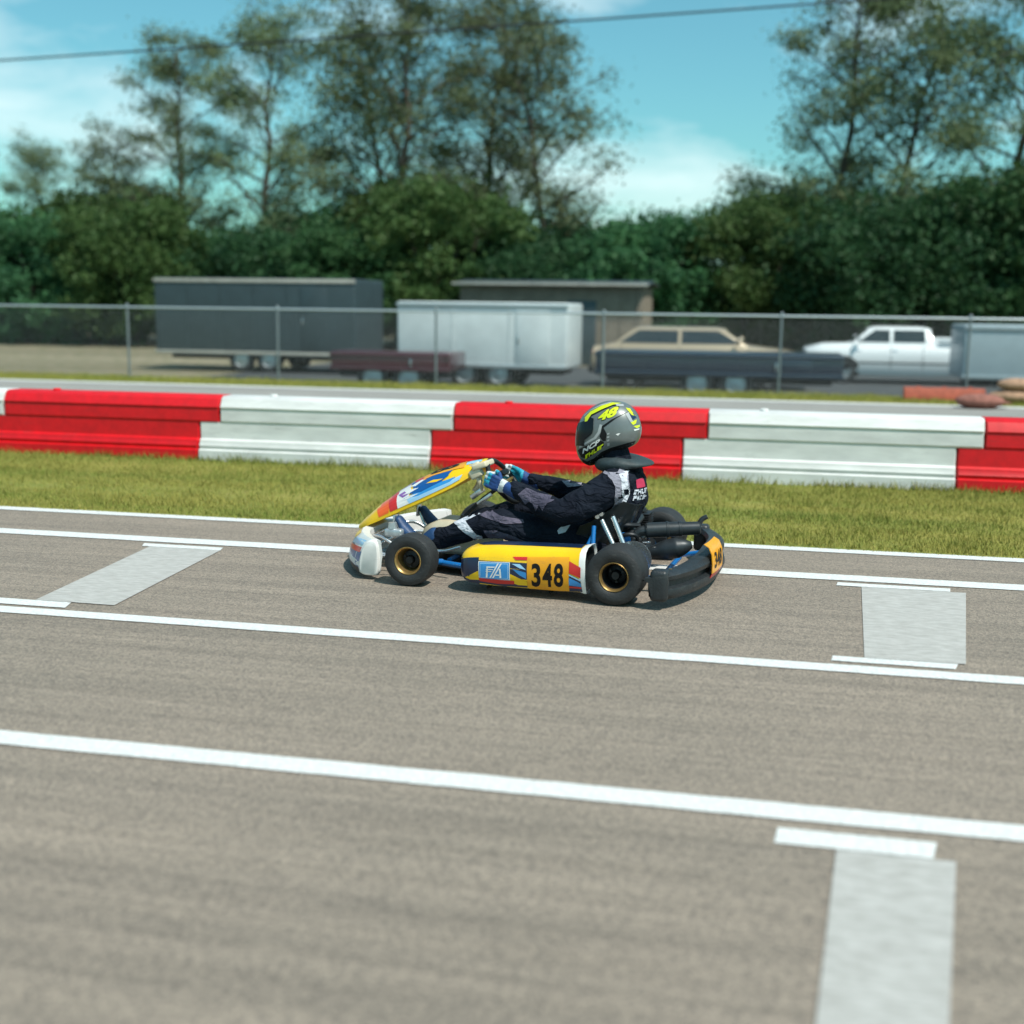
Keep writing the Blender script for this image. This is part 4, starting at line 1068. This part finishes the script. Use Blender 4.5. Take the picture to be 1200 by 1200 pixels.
mb = MB(M['frame_blue'])
for s in (1, -1):
    mb.tube([(0.205, s * 0.235, 0.30), (0.195, s * 0.29, 0.18), (0.18, s * 0.335, 0.06)], 0.012, 10)
    mb.tube([(0.20, s * 0.24, 0.27), (0.25, s * 0.295, 0.15), (0.30, s * 0.335, 0.06)], 0.011, 10)
mb.tube([(0.10, -0.215, 0.285), (0.06, -0.25, 0.21), (0.02, -0.32, 0.15)], 0.012, 10)
mb.box((0.05, 0.17, 0.235), (0.05, 0.02, 0.06), M['frame_blue'], None, 0.006)
mb.build('seat_strut', kart)
mb = MB(M['steel'])
mb.tube([(0.165, 0.232, 0.305), (0.075, 0.275, 0.155)], 0.0125, 12, smooth=0)
mb.tube([(0.110, 0.225, 0.325), (0.030, 0.265, 0.165)], 0.0125, 12, smooth=0)
mb.build('seat_stay', kart)
mb = MB(M['steel'])
for p in ((0.185, 0.222, 0.325), (0.165, 0.222, 0.34)): mb.lathe([(0.0, 0.03), (0.012, 0.03), (0.012, 0.0), (0.0, 0.0)], p, 'Y', 12)
mb.build('seat_bolt', so)
mb = MB(M['cream'])
mb.loft([[(x, w * a, z0 + (z1 - z0) * b) for a, b in ((-1, 0.1), (-0.85, 0), (0.85, 0), (1, 0.1), (1, 0.8), (0.8, 1), (-0.8, 1), (-1, 0.8))] for x, w, z0, z1 in ((0.74, 0.10, 0.05, 0.15), (0.78, 0.12, 0.045, 0.20), (1.0, 0.12, 0.045, 0.22), (1.10, 0.12, 0.045, 0.225), (1.18, 0.10, 0.05, 0.19), (1.22, 0.06, 0.06, 0.13))])
ft = mb.build('fuel_tank', kart)
mb = MB(M['black_plastic']); mb.lathe([(0, 0.03), (0.028, 0.03), (0.03, 0.0), (0, 0.0)], (0.98, 0, 0.218), 'Z', 20); mb.build('cap', ft)
for s in (1, -1):
    mb = MB(M['steel']); mb.tube([(1.2, s * 0.17, 0.06), (1.28, s * 0.17, 0.14), (1.325, s * 0.17, 0.245)], 0.007, 8); mb.box((1.318, s * 0.17, 0.225), (0.012, 0.07, 0.06), M['steel'], None, 0.004); mb.build('pedal', kart)
    mb = MB(M['steel']); mb.tube([(1.12, s * 0.03, 0.09), (1.05, s * 0.25, 0.10), (1.0, s * 0.47, 0.12)], 0.008, 8, smooth=0); mb.build('tie_rod', kart)
mb = MB(M['steel']); mb.tube([(1.26, 0.20, 0.15), (1.0, 0.36, 0.14), (0.86, 0.42, 0.18)], 0.007, 8, smooth=4); mb.build('brake_rod', kart)

mb = MB(M['alloy']); mb.box((1.30, 0.24, 0.195), (0.10, 0.05, 0.045), M['alloy'], None, 0.012, 3); mb.lathe([(0, 0.035), (0.022, 0.035), (0.024, 0.0), (0, 0)], (1.31, 0.24, 0.215), 'Z', 16); mb.build('brake_cylinder', kart)

# engine on the right of the seat, with airbox, exhaust chamber and silencer behind
eng = MB(M['dark_metal'])
eng.box((0.13, -0.33, 0.15), (0.20, 0.18, 0.15), M['dark_metal'], None, 0.03, 3)
eng.lathe([(0, 0.03), (0.075, 0.03), (0.08, 0.0), (0.08, -0.05), (0, -0.05)], (0.13, -0.43, 0.15), 'Y', 28)
eo = eng.build('engine', kart)
mb = MB(M['dark_metal'])
for k in range(7): mb.box((0.09, -0.33, 0.215 + k * 0.013), (0.15, 0.15, 0.006), M['dark_metal'], None, 0.002)
mb.box((0.09, -0.33, 0.255), (0.09, 0.09, 0.10), M['dark_metal']); mb.lathe([(0.05, 0), (0.045, 0.02), (0.018, 0.025), (0.018, 0.035), (0, 0.036)], (0.09, -0.33, 0.298), 'Z', 20)
mb.build('cylinder', eo)
mb = MB(M['steel']); mb.tube([(0.08, -0.02, 0.23), (0.04, 0.02, 0.245), (0.0, 0.04, 0.235), (-0.03, 0.03, 0.22)], 0.011, 10)
mb.tube([(0.05, 0.10, 0.215), (0.02, 0.13, 0.22), (-0.01, 0.12, 0.20)], 0.008, 8); mb.build('hose_fitting', eo)
mb = MB(M['dark_metal'])
mb.box((0.03, 0.06, 0.15), (0.11, 0.16, 0.13), M['dark_metal'], None, 0.02, 3)
mb.tube([(0.1, 0.17, 0.20), (0.05, 0.19, 0.23), (0.0, 0.17, 0.225), (-0.01, 0.12, 0.17)], 0.011, 8)
mb.tube([(0.12, 0.12, 0.26), (0.06, 0.13, 0.27), (0.0, 0.08, 0.262)], 0.013, 8)
mb.build('brake_caliper', kart)
mb = MB(M['exhaust'])
mb.tube([(0.06, -0.25, 0.25), (0.06, -0.08, 0.235), (0.045, 0.07, 0.232), (0.015, 0.12, 0.20), (0.012, 0.13, 0.16), (-0.01, 0.125, 0.128), (-0.05, 0.12, 0.125), (-0.09, 0.115, 0.135), (-0.15, 0.11, 0.152), (-0.205, 0.105, 0.165), (-0.245, 0.10, 0.175), (-0.275, 0.09, 0.182)],
        [0.022, 0.022, 0.023, 0.024, 0.025, 0.026, 0.028, 0.038, 0.052, 0.054, 0.038, 0.018], 18, smooth=6)
ex = mb.build('exhaust_pipe', kart)
mb = MB(M['steel']); mb.tube([(-0.03, 0.13, 0.185), (-0.07, 0.14, 0.190)], 0.006, 8, smooth=0); mb.tube([(-0.02, 0.135, 0.17), (-0.05, 0.14, 0.165)], 0.007, 8, smooth=0); mb.build('exhaust_spring', ex)
mb = MB(M['exhaust'])
mb.tube([(0.015, 0.12, 0.205), (-0.005, 0.115, 0.235), (-0.035, 0.105, 0.243)], [0.022, 0.024, 0.028], 14)
A_, B_ = Vector((-0.035, 0.105, 0.243)), Vector((-0.31, 0.03, 0.262))
pr = [(0.0, 0.034), (0.03, 0.040), (0.38, 0.040), (0.385, 0.043), (0.42, 0.043), (0.425, 0.039), (0.60, 0.038), (0.605, 0.041), (0.65, 0.041), (0.655, 0.036), (0.97, 0.034), (1.0, 0.026)]
mb.tube([A_.lerp(B_, t) for t, _ in pr], [r for _, r in pr], 20, smooth=0)
mb.tube([B_ + Vector((0.012, 0, 0.015)), B_ + Vector((-0.005, -0.005, 0.045)), B_ + Vector((-0.03, -0.01, 0.06))], [0.014, 0.013, 0.012], 10)
mb.build('silencer', kart, sharp=25)

# rear bumper
def rear_bumper():
    st = []
    for k in range(29):
        y = -0.70 + 1.40 * k / 28; a = abs(y) / 0.70
        xb = -0.415 + 0.16 * a ** 2.4 + (0.03 * max(0, (a - 0.92) / 0.08))
        e = 0.0 if a < 0.96 else 0.02
        th = 0.095 - 0.02 * a
        z1 = 0.185 + 0.010 * math.cos(y * 5)
        st.append([(xb + 0.03 + e, y, 0.045 + e), (xb + 0.006, y, 0.052 + e), (xb - 0.004, y, 0.075), (xb + 0.002, y, 0.098), (xb + 0.030, y, 0.106), (xb + 0.032, y, 0.132), (xb + 0.006, y, 0.142), (xb + 0.002, y, 0.162 - e * 0.5), (xb + 0.014, y, z1 - 0.006 - e), (xb + 0.03, y, z1 - e), (xb + th, y, z1 - e * 1.2), (xb + th + 0.012, y, z1 - 0.02 - e), (xb + th + 0.004, y, 0.145), (xb + th - 0.02, y, 0.13), (xb + th - 0.02, y, 0.07 + e), (xb + th - 0.035, y, 0.045 + e)])
    mb = MB(M['black_plastic']); mb.loft(st)
    for s in (1, -1):   # wheel protectors wrapping forward
        y = s * 0.66
        mb.box((-0.218, y, 0.116), (0.085, 0.082, 0.152), M['black_plastic'], None, 0.022, 4)
    tr = mb.bvh()
    o = mb.build('rear_bumper', kart, sharp=40)
    pb = MB(M['amber'])
    back = (lambda u, v: (-2.0, u, v), (1, 0, 0))
    # bib-shaped panel that bends over the top edge, with a red foot
    xs = lambda y: -0.421 + 0.16 * (abs(y) / 0.70) ** 2.4
    def strip(y0, y1, mat, prof):
        secs = []
        for k in range(9):
            y = y0 + (y1 - y0) * k / 8
            out = [(xs(y) + dx - 0.006, y, z) for dx, z in prof]
            secs.append(out + [(p[0] + 0.004, p[1], p[2] - 0.001) for p in reversed(out)])
        pb.loft(secs, mat)
    strip(0.03, 0.27, M['amber'], [(0.0, 0.105), (-0.001, 0.15), (0.004, 0.20), (0.02, 0.235), (0.045, 0.25)])
    strip(0.03, 0.27, M['red'], [(0.012, 0.075), (0.0, 0.104)])
    t2 = pb.bvh()
    lay(pb, flat_text('348', (0.235, 0.125), (0.065, 0.125), (0.235, 0.205), bold=0.03), t2, M['black_ink'], *back, 0.0015, 0.03)
    pb.build('number_plate', o)
    for s in (1, -1):
        mb = MB(M['frame_blue']); mb.tube([(-0.14, s * 0.31, 0.07), (-0.24, s * 0.31, 0.09), (-0.36, s * 0.30, 0.11)], 0.013, 10)
        mb.build('bumper_mount', o)
    mb = MB(M['gold'])
    for y in (0.45, 0.56): mb.lathe([(0, 0.012), (0.009, 0.012), (0.009, 0), (0, 0)], (xs(y) + 0.078, y, 0.165), 'Z', 10)
    mb.build('bumper_bolt', o)
rear_bumper()

# ------------------------------------------------------------------ the driver
bd = MB(M['suit'])
bd.chain([(0.24, 0, 0.165, 0.15, 0.17, 0.115), (0.18, 0, 0.27, 0.145, 0.165, 0.10), (0.115, 0, 0.39, 0.135, 0.185, 0.10), (0.105, 0, 0.465, 0.12, 0.185, 0.09)], 0.3, seg=16)
bd.chain([(0.115, 0, 0.50, 0.08, 0.10, 0.06), (0.145, 0, 0.57, 0.085, 0.09, 0.06), (0.165, 0, 0.63, 0.085, 0.082, 0.07), (0.185, 0, 0.68, 0.085, 0.075, 0.075), (0.195, 0, 0.72, 0.092, 0.075, 0.10)], 0.3, seg=14)
for s in (1, -1):
    ex_, wr = ((0.37, s * 0.285, 0.335), (0.655, s * 0.185, 0.437))
    bd.chain([(0.11, s * 0.11, 0.505, 0.09, 0.08, 0.070), (0.125, s * 0.185, 0.482, 0.085, 0.078, 0.082), (0.24, s * 0.25, 0.395, 0.084, 0.068, 0.082), (*ex_, 0.070, 0.058, 0.070), (0.46, s * 0.26, 0.365, 0.064, 0.054, 0.064), (0.58, s * 0.212, 0.412, 0.050, 0.044, 0.050), (*wr, 0.036, 0.034, 0.036)], 0.3)
    bd.chain([(0.25, s * 0.10, 0.16, 0.11, 0.10, 0.10), (0.46, s * 0.165, 0.195, 0.092, 0.085, 0.088), (0.70, s * 0.215, 0.255, 0.075, 0.068, 0.075), (0.80, s * 0.215, 0.235, 0.072, 0.062, 0.070), (0.95, s * 0.205, 0.185, 0.062, 0.055, 0.060), (1.10, s * 0.19, 0.135, 0.050, 0.046, 0.050)], 0.3)
bb = remeshed(bd, 0.0095, 5)
for v in bb.verts:      # cloth folds
    c = v.co
    if c.z < 0.56:
        q = Vector((c.x * 9, c.y * 9, c.z * 16))
        v.co = c + v.normal * (0.009 * mnoise.noise(q) + 0.006 * (1 - abs(mnoise.noise(q * 1.9 + Vector((7, 3, 1)))) * 2) * 0.7)
body = MB(M['suit']); body.bm.free(); body.bm = bb
bb.normal_update()
tr = BVHTree.FromBMesh(bb)
for mat, poly in (
    ('suit_grey', [(0.254, 0.541), (0.213, 0.566), (0.160, 0.585), (0.090, 0.600), (0.046, 0.590), (0.051, 0.552), (0.042, 0.494), (0.043, 0.441), (0.057, 0.393), (0.080, 0.362), (0.127, 0.362), (0.104, 0.396), (0.094, 0.450), (0.097, 0.485), (0.112, 0.515), (0.142, 0.540), (0.189, 0.548), (0.239, 0.525)]),
    ('suit_mauve', [(0.819, 0.327), (0.767, 0.322), (0.690, 0.300), (0.580, 0.284), (0.572, 0.268), (0.665, 0.261), (0.733, 0.274), (0.819, 0.293)]),
    ('suit_mauve', [(0.785, 0.220), (0.716, 0.225), (0.639, 0.205), (0.563, 0.176), (0.546, 0.152), (0.648, 0.149), (0.768, 0.179)]),
    ('suit_mauve', [(0.604, 0.417), (0.566, 0.450), (0.500, 0.434), (0.394, 0.417), (0.402, 0.402), (0.431, 0.390), (0.452, 0.352), (0.477, 0.375), (0.493, 0.341), (0.514, 0.381), (0.535, 0.388), (0.560, 0.370), (0.587, 0.402)]),
    ('suit_white', [(0.944, 0.236), (0.891, 0.258), (0.823, 0.196), (0.798, 0.187), (0.824, 0.125), (0.866, 0.128), (0.849, 0.174), (0.929, 0.221)]),
    ('suit_white', [(0.972, 0.240), (0.822, 0.312), (0.806, 0.304), (0.940, 0.234)]),
    ('suit_white', [(0.400, 0.235), (0.371, 0.268), (0.338, 0.270), (0.358, 0.229), (0.391, 0.219)]),
):
    lay(body, flat_poly(poly), tr, M[mat], *SIDE, 0.003, 0.012, ymin=0.02)
lay(body, flat_poly([(0.076, 0.544), (0.087, 0.543), (0.072, 0.518), (0.067, 0.465), (0.070, 0.417), (0.096, 0.360), (0.078, 0.358), (0.058, 0.389), (0.044, 0.437), (0.045, 0.490), (0.055, 0.545), (0.046, 0.580), (0.060, 0.584)]), tr, M['suit_white'], *SIDE, 0.0045, 0.012, ymin=0.02)
# grey top of the far sleeve, laid on from between the arms
lay(body, flat_poly([(0.52, 0.455), (0.44, 0.475), (0.34, 0.455), (0.36, 0.41), (0.46, 0.40)]), tr, M['suit_grey'], lambda u, v: (u, -0.12, v), (0, -1, 0), 0.003, 0.012)
# back artwork: red badge over two white lines of lettering, laid on from behind and to the left
bdir = Vector((0.80, -0.60, 0)); bpl = lambda u, v: tuple(Vector((-0.02, 0.10, v)) + Vector((0.60, 0.80, 0)) * u - bdir * 2)
lay(body, flat_poly([(-0.05, 0.462), (0.03, 0.462), (0.03, 0.505), (-0.05, 0.505)]), tr, M['suit_red'], bpl, bdir, 0.003, 0.012)
lay(body, flat_strokes((0.055, 0.430), (-0.070, 0.430), (0.055, 0.455), PRINT_A), tr, M['suit_white'], bpl, bdir, 0.003, 0.012)
lay(body, flat_strokes((0.060, 0.400), (-0.070, 0.400), (0.060, 0.425), PRINT_B), tr, M['suit_white'], bpl, bdir, 0.003, 0.012)
person = body.build('person', None, (KART_LOC[0], KART_LOC[1], KART_LOC[2] + LIFT - 0.003), KART_ROT, sharp=180, normals=False)
tag(person, 'kart driver in black and grey race suit and lime marked helmet, hands on the wheel', 'person')

# helmet: side outline with a rounded width
OUT = [(0.197, 0.897), (0.245, 0.883), (0.293, 0.854), (0.333, 0.812), (0.355, 0.762), (0.362, 0.719), (0.363, 0.671), (0.359, 0.629), (0.345, 0.593), (0.320, 0.566), (0.283, 0.553), (0.240, 0.568), (0.198, 0.602), (0.150, 0.630), (0.093, 0.652), (0.048, 0.677), (0.028, 0.711), (0.021, 0.752), (0.030, 0.794), (0.046, 0.834), (0.076, 0.869), (0.118, 0.891), (0.160, 0.898)]
OUTS = closed_cr(OUT, 3)
hc = Vector((0.195, 0.725)); hm = MB(M['helmet'])
secs = []
HW = 0.128
for k in range(-11, 12):
    f = math.pi / 2 * k / 11.0 * 0.985
    s_ = math.copysign(abs(math.sin(f)) ** 0.92, f) * HW; c_ = math.cos(f) ** 0.80
    secs.append([(hc.x + (p.x - hc.x) * c_, s_, hc.y + (p.y - hc.y) * c_) for p in OUTS])
hm.loft(secs)
tr = hm.bvh()
def HP(poly, mat, off=0.0015): lay(hm, flat_poly(poly), tr, mat, *SIDE, off, 0.010)
def HM(poly, mat, off=0.0015): lay(hm, flat_poly(poly), tr, mat, lambda u, v: (u, -2.0, v), (0, 1, 0), off, 0.010)
for F in (HP, HM):
    F([(0.303, 0.812), (0.276, 0.842), (0.217, 0.875), (0.167, 0.891), (0.123, 0.889), (0.160, 0.881), (0.211, 0.858), (0.267, 0.828), (0.281, 0.797), (0.299, 0.790)], M['lime'])
    F([(0.306, 0.806), (0.276, 0.832), (0.217, 0.864), (0.167, 0.882), (0.110, 0.880), (0.160, 0.874), (0.211, 0.850), (0.262, 0.822), (0.274, 0.794), (0.299, 0.784)], M['black_ink'], 0.0008)
    F([(0.318, 0.572), (0.283, 0.556), (0.240, 0.571), (0.198, 0.605), (0.150, 0.633), (0.093, 0.655), (0.050, 0.679), (0.040, 0.700), (0.100, 0.682), (0.160, 0.662), (0.205, 0.640), (0.245, 0.604), (0.285, 0.584), (0.315, 0.592)], M['black_ink'], 0.0008)
    F([(0.310, 0.822), (0.271, 0.853), (0.224, 0.879), (0.174, 0.894), (0.174, 0.889), (0.224, 0.873), (0.280, 0.843), (0.308, 0.815)], M['helmet_light'], 0.002)
    F([(0.201, 0.775), (0.154, 0.810), (0.070, 0.854), (0.131, 0.816), (0.192, 0.767), (0.174, 0.736), (0.179, 0.700), (0.194, 0.699), (0.212, 0.722), (0.204, 0.746)], M['black_ink'])
    F([(0.213, 0.784), (0.199, 0.781), (0.208, 0.740), (0.230, 0.709), (0.284, 0.677), (0.325, 0.652), (0.327, 0.663), (0.242, 0.715), (0.222, 0.745)], M['helmet_light'])
    F([(0.338, 0.640), (0.291, 0.666), (0.213, 0.703), (0.189, 0.695), (0.189, 0.674), (0.236, 0.633), (0.285, 0.598), (0.320, 0.605)], M['black_ink'], 0.0012)
    F([(0.085, 0.833), (0.062, 0.846), (0.042, 0.818), (0.061, 0.802)], M['navy'])
    F([(0.090, 0.838), (0.078, 0.846), (0.052, 0.800), (0.063, 0.796)], M['helmet_light'], 0.002)
    F([(0.062, 0.796), (0.033, 0.812), (0.027, 0.800), (0.050, 0.782)], M['lime'])
    F([(0.049, 0.776), (0.027, 0.780), (0.026, 0.770), (0.034, 0.765)], M['lime'])
    F([(0.046, 0.760), (0.026, 0.763), (0.026, 0.757), (0.043, 0.752)], M['white'])
    F([(0.095, 0.868), (0.076, 0.862), (0.046, 0.825), (0.062, 0.832)], M['lime'])
    F([(0.112, 0.884), (0.150, 0.886), (0.140, 0.876), (0.105, 0.874)], M['helmet_light'])
    F([(0.129, 0.735), (0.118, 0.741), (0.106, 0.742), (0.117, 0.729)], M['white'])
    for a, b in ((0.743, 0.735), (0.727, 0.718), (0.710, 0.701), (0.692, 0.676)):
        F([(0.172, a - 0.004), (0.160, a), (0.161, b), (0.173, b - 0.004)], M['helmet_light'], 0.002)
lay(hm, flat_text('48', (0.229, 0.792), (0.130, 0.826), (0.222, 0.846), bold=0.075, shear=0.12), tr, M['black_ink'], *SIDE, 0.0022, 0.010)
lay(hm, flat_text('48', (0.226, 0.796), (0.133, 0.828), (0.219, 0.844), bold=0.05, shear=0.12), tr, M['lime'], *SIDE, 0.0036, 0.010)
lay(hm, flat_text('NCP', (0.306, 0.624), (0.209, 0.686), (0.304, 0.651), bold=0.045, shear=0.1), tr, M['white'], *SIDE, 0.003, 0.010)
lay(hm, flat_strokes((0.293, 0.597), (0.190, 0.666), (0.292, 0.619), PRINT_A, 0.1), tr, M['lime'], *SIDE, 0.003, 0.010)
hel = hm.build('helmet', person, sharp=50)
# visor wraps the front opening
vz = MB(M['visor'])
def VF(poly): lay(vz, flat_poly(poly), tr, M['visor'], lambda u, v: (2.0, u, v), (-1, 0, 0), 0.004, 0.012)
VIS = [(0.372, 0.770), (0.304, 0.793), (0.286, 0.788), (0.272, 0.815), (0.248, 0.810), (0.246, 0.757), (0.252, 0.733), (0.291, 0.700), (0.327, 0.672), (0.372, 0.655)]
for pl_, dr_ in (SIDE, ((lambda u, v: (u, -2.0, v)), (0, 1, 0))):
    lay(vz, flat_poly([(min(x, 0.358), z) for x, z in VIS]), tr, M['visor'], pl_, dr_, 0.004, 0.008)
VF([(-0.11, 0.666), (0.11, 0.666), (0.11, 0.775), (-0.11, 0.775)])
vo = vz.build('visor', hel, sharp=60)
mb = MB(M['helmet_light'])
for s in (1, -1): mb.lathe([(0.0, s * 0.006), (0.009, s * 0.005), (0.011, 0.0)], (0.262, s * 0.109, 0.764), 'Y', 16)
mb.build('visor_pivot', vo)
# neck brace
nb = MB(M['brace'])
secs = []
for k in range(40):
    a = 2 * math.pi * k / 40; ca, sa = math.cos(a), math.sin(a)
    back = max(0.0, -ca)
    cx, cy = 0.118 + 0.098 * ca, 0.125 * sa
    cz = 0.582 - 0.012 * max(0.0, ca) + 0.006 * back
    wr_, hr_ = 0.044 + 0.026 * back, 0.036 - 0.020 * back
    secs.append([(cx + ca * wr_ * math.cos(b), cy + sa * wr_ * math.cos(b), cz + hr_ * math.sin(b) - (0.010 * math.cos(b) * back if math.cos(b) > 0 else 0)) for b in [2 * math.pi * q / 16 for q in range(16)]])
nb.loft(secs + [secs[0]], cap=False)
bmesh.ops.remove_doubles(nb.bm, verts=nb.bm.verts[:], dist=1e-5)
nb.build('neck_brace', person, sharp=80)

# gloves with five fingers closed round the wheel rim
def glove(s):
    ang = R(16)
    p = WC + E1 * (s * math.cos(ang) * 0.155) + E2 * math.sin(ang) * 0.145
    elbow = Vector((0.37, s * 0.285, 0.335)); F = (p - elbow).normalized()
    T = (-E1 * s * math.sin(ang) + E2 * math.cos(ang)); T = (T - F * T.dot(F)).normalized()
    O = T.cross(F).normalized()
    if O.y * s < 0: O = -O
    def w(o, d, t): return p + O * o + F * d + T * t
    def seg(pts, r0, r1, mb):
        n = len(pts)
        mb.chain([(*w(*q), *([r0 + (r1 - r0) * i / (n - 1)] * 3)) for i, q in enumerate(pts)], 0.4, seg=10)
    mb = MB(M['glove_blue'])
    for i, (t, ln) in enumerate(((0.031, 0.94), (0.010, 1.0), (-0.011, 0.95), (-0.031, 0.82))):
        seg([(0.032, -0.034, t * 0.9), (0.036, 0.002, t), (0.027 * ln, 0.027 * ln, t), (0.004, 0.033 * ln, t), (-0.018 * ln, 0.024 * ln, t), (-0.026 * ln, 0.006, t)], 0.0112, 0.0092, mb)
    seg([(0.012, -0.055, 0.018), (-0.006, -0.034, 0.034), (-0.020, -0.012, 0.046), (-0.024, 0.010, 0.050)], 0.0145, 0.0100, mb)
    for t in (0.028, 0.010, -0.010, -0.028):
        seg([(0.032, -0.030, t), (0.022, -0.060, t * 0.8), (0.010, -0.095, t * 0.55)], 0.0145, 0.0185, mb)
    seg([(0.010, -0.085, 0.0), (0.004, -0.125, 0.0), (0.0, -0.165, 0.0)], 0.030, 0.041, mb)
    b = remeshed(mb, 0.0042, 3)
    g = MB(M['glove_blue'], M['glove_cyan'], M['glove_white']); g.bm.free(); g.bm = b
    for f in b.faces:
        q = f.calc_center_median() - p; d_, t_, o_ = q.dot(F), q.dot(T), q.dot(O)
        f.smooth = True
        if s < 0:
            f.material_index = 2 if d_ > 0.0 and t_ > -0.012 else (1 if d_ > -0.075 else 0)
        elif d_ > 0.010: f.material_index = 2 if t_ > 0.002 else 1
        elif d_ > -0.012 and t_ > -0.02: f.material_index = 1
        elif -0.100 < d_ < -0.070 and o_ > 0.0: f.material_index = 2
        else: f.material_index = 0
    return g.build('glove', person, sharp=180, normals=False)
glove(1); glove(-1)
for s in (1, -1):
    mb = MB(M['boot'])
    mb.chain([(1.085, s * 0.192, 0.150, 0.054, 0.050, 0.054), (1.13, s * 0.19, 0.115, 0.052, 0.048, 0.050), (1.155, s * 0.188, 0.085, 0.045, 0.042, 0.042)], 0.3)
    mb.chain([(1.155, s * 0.188, 0.080, 0.045, 0.040, 0.038), (1.215, s * 0.185, 0.130, 0.036, 0.043, 0.040), (1.265, s * 0.182, 0.185, 0.028, 0.043, 0.034), (1.295, s * 0.18, 0.228, 0.022, 0.036, 0.026)], 0.3)
    b = remeshed(mb, 0.006, 3)
    g = MB(M['boot'], M['white']); g.bm.free(); g.bm = b
    for f in b.faces:
        c = f.calc_center_median(); n = f.normal
        f.material_index = 1 if (n.x > 0.55 and n.z < -0.1 and c.x > 1.15) else 0
    g.build('boot', person, sharp=180, normals=False)
for o in kart.children:
    if o.name.split('.')[0] in ('number_fairing', 'fairing_bracket', 'steering_column', 'steering_wheel', 'seat', 'fuel_tank', 'pedal', 'exhaust_pipe', 'silencer', 'seat_stay', 'brake_caliper'):
        o.location.z += LIFT - 0.002
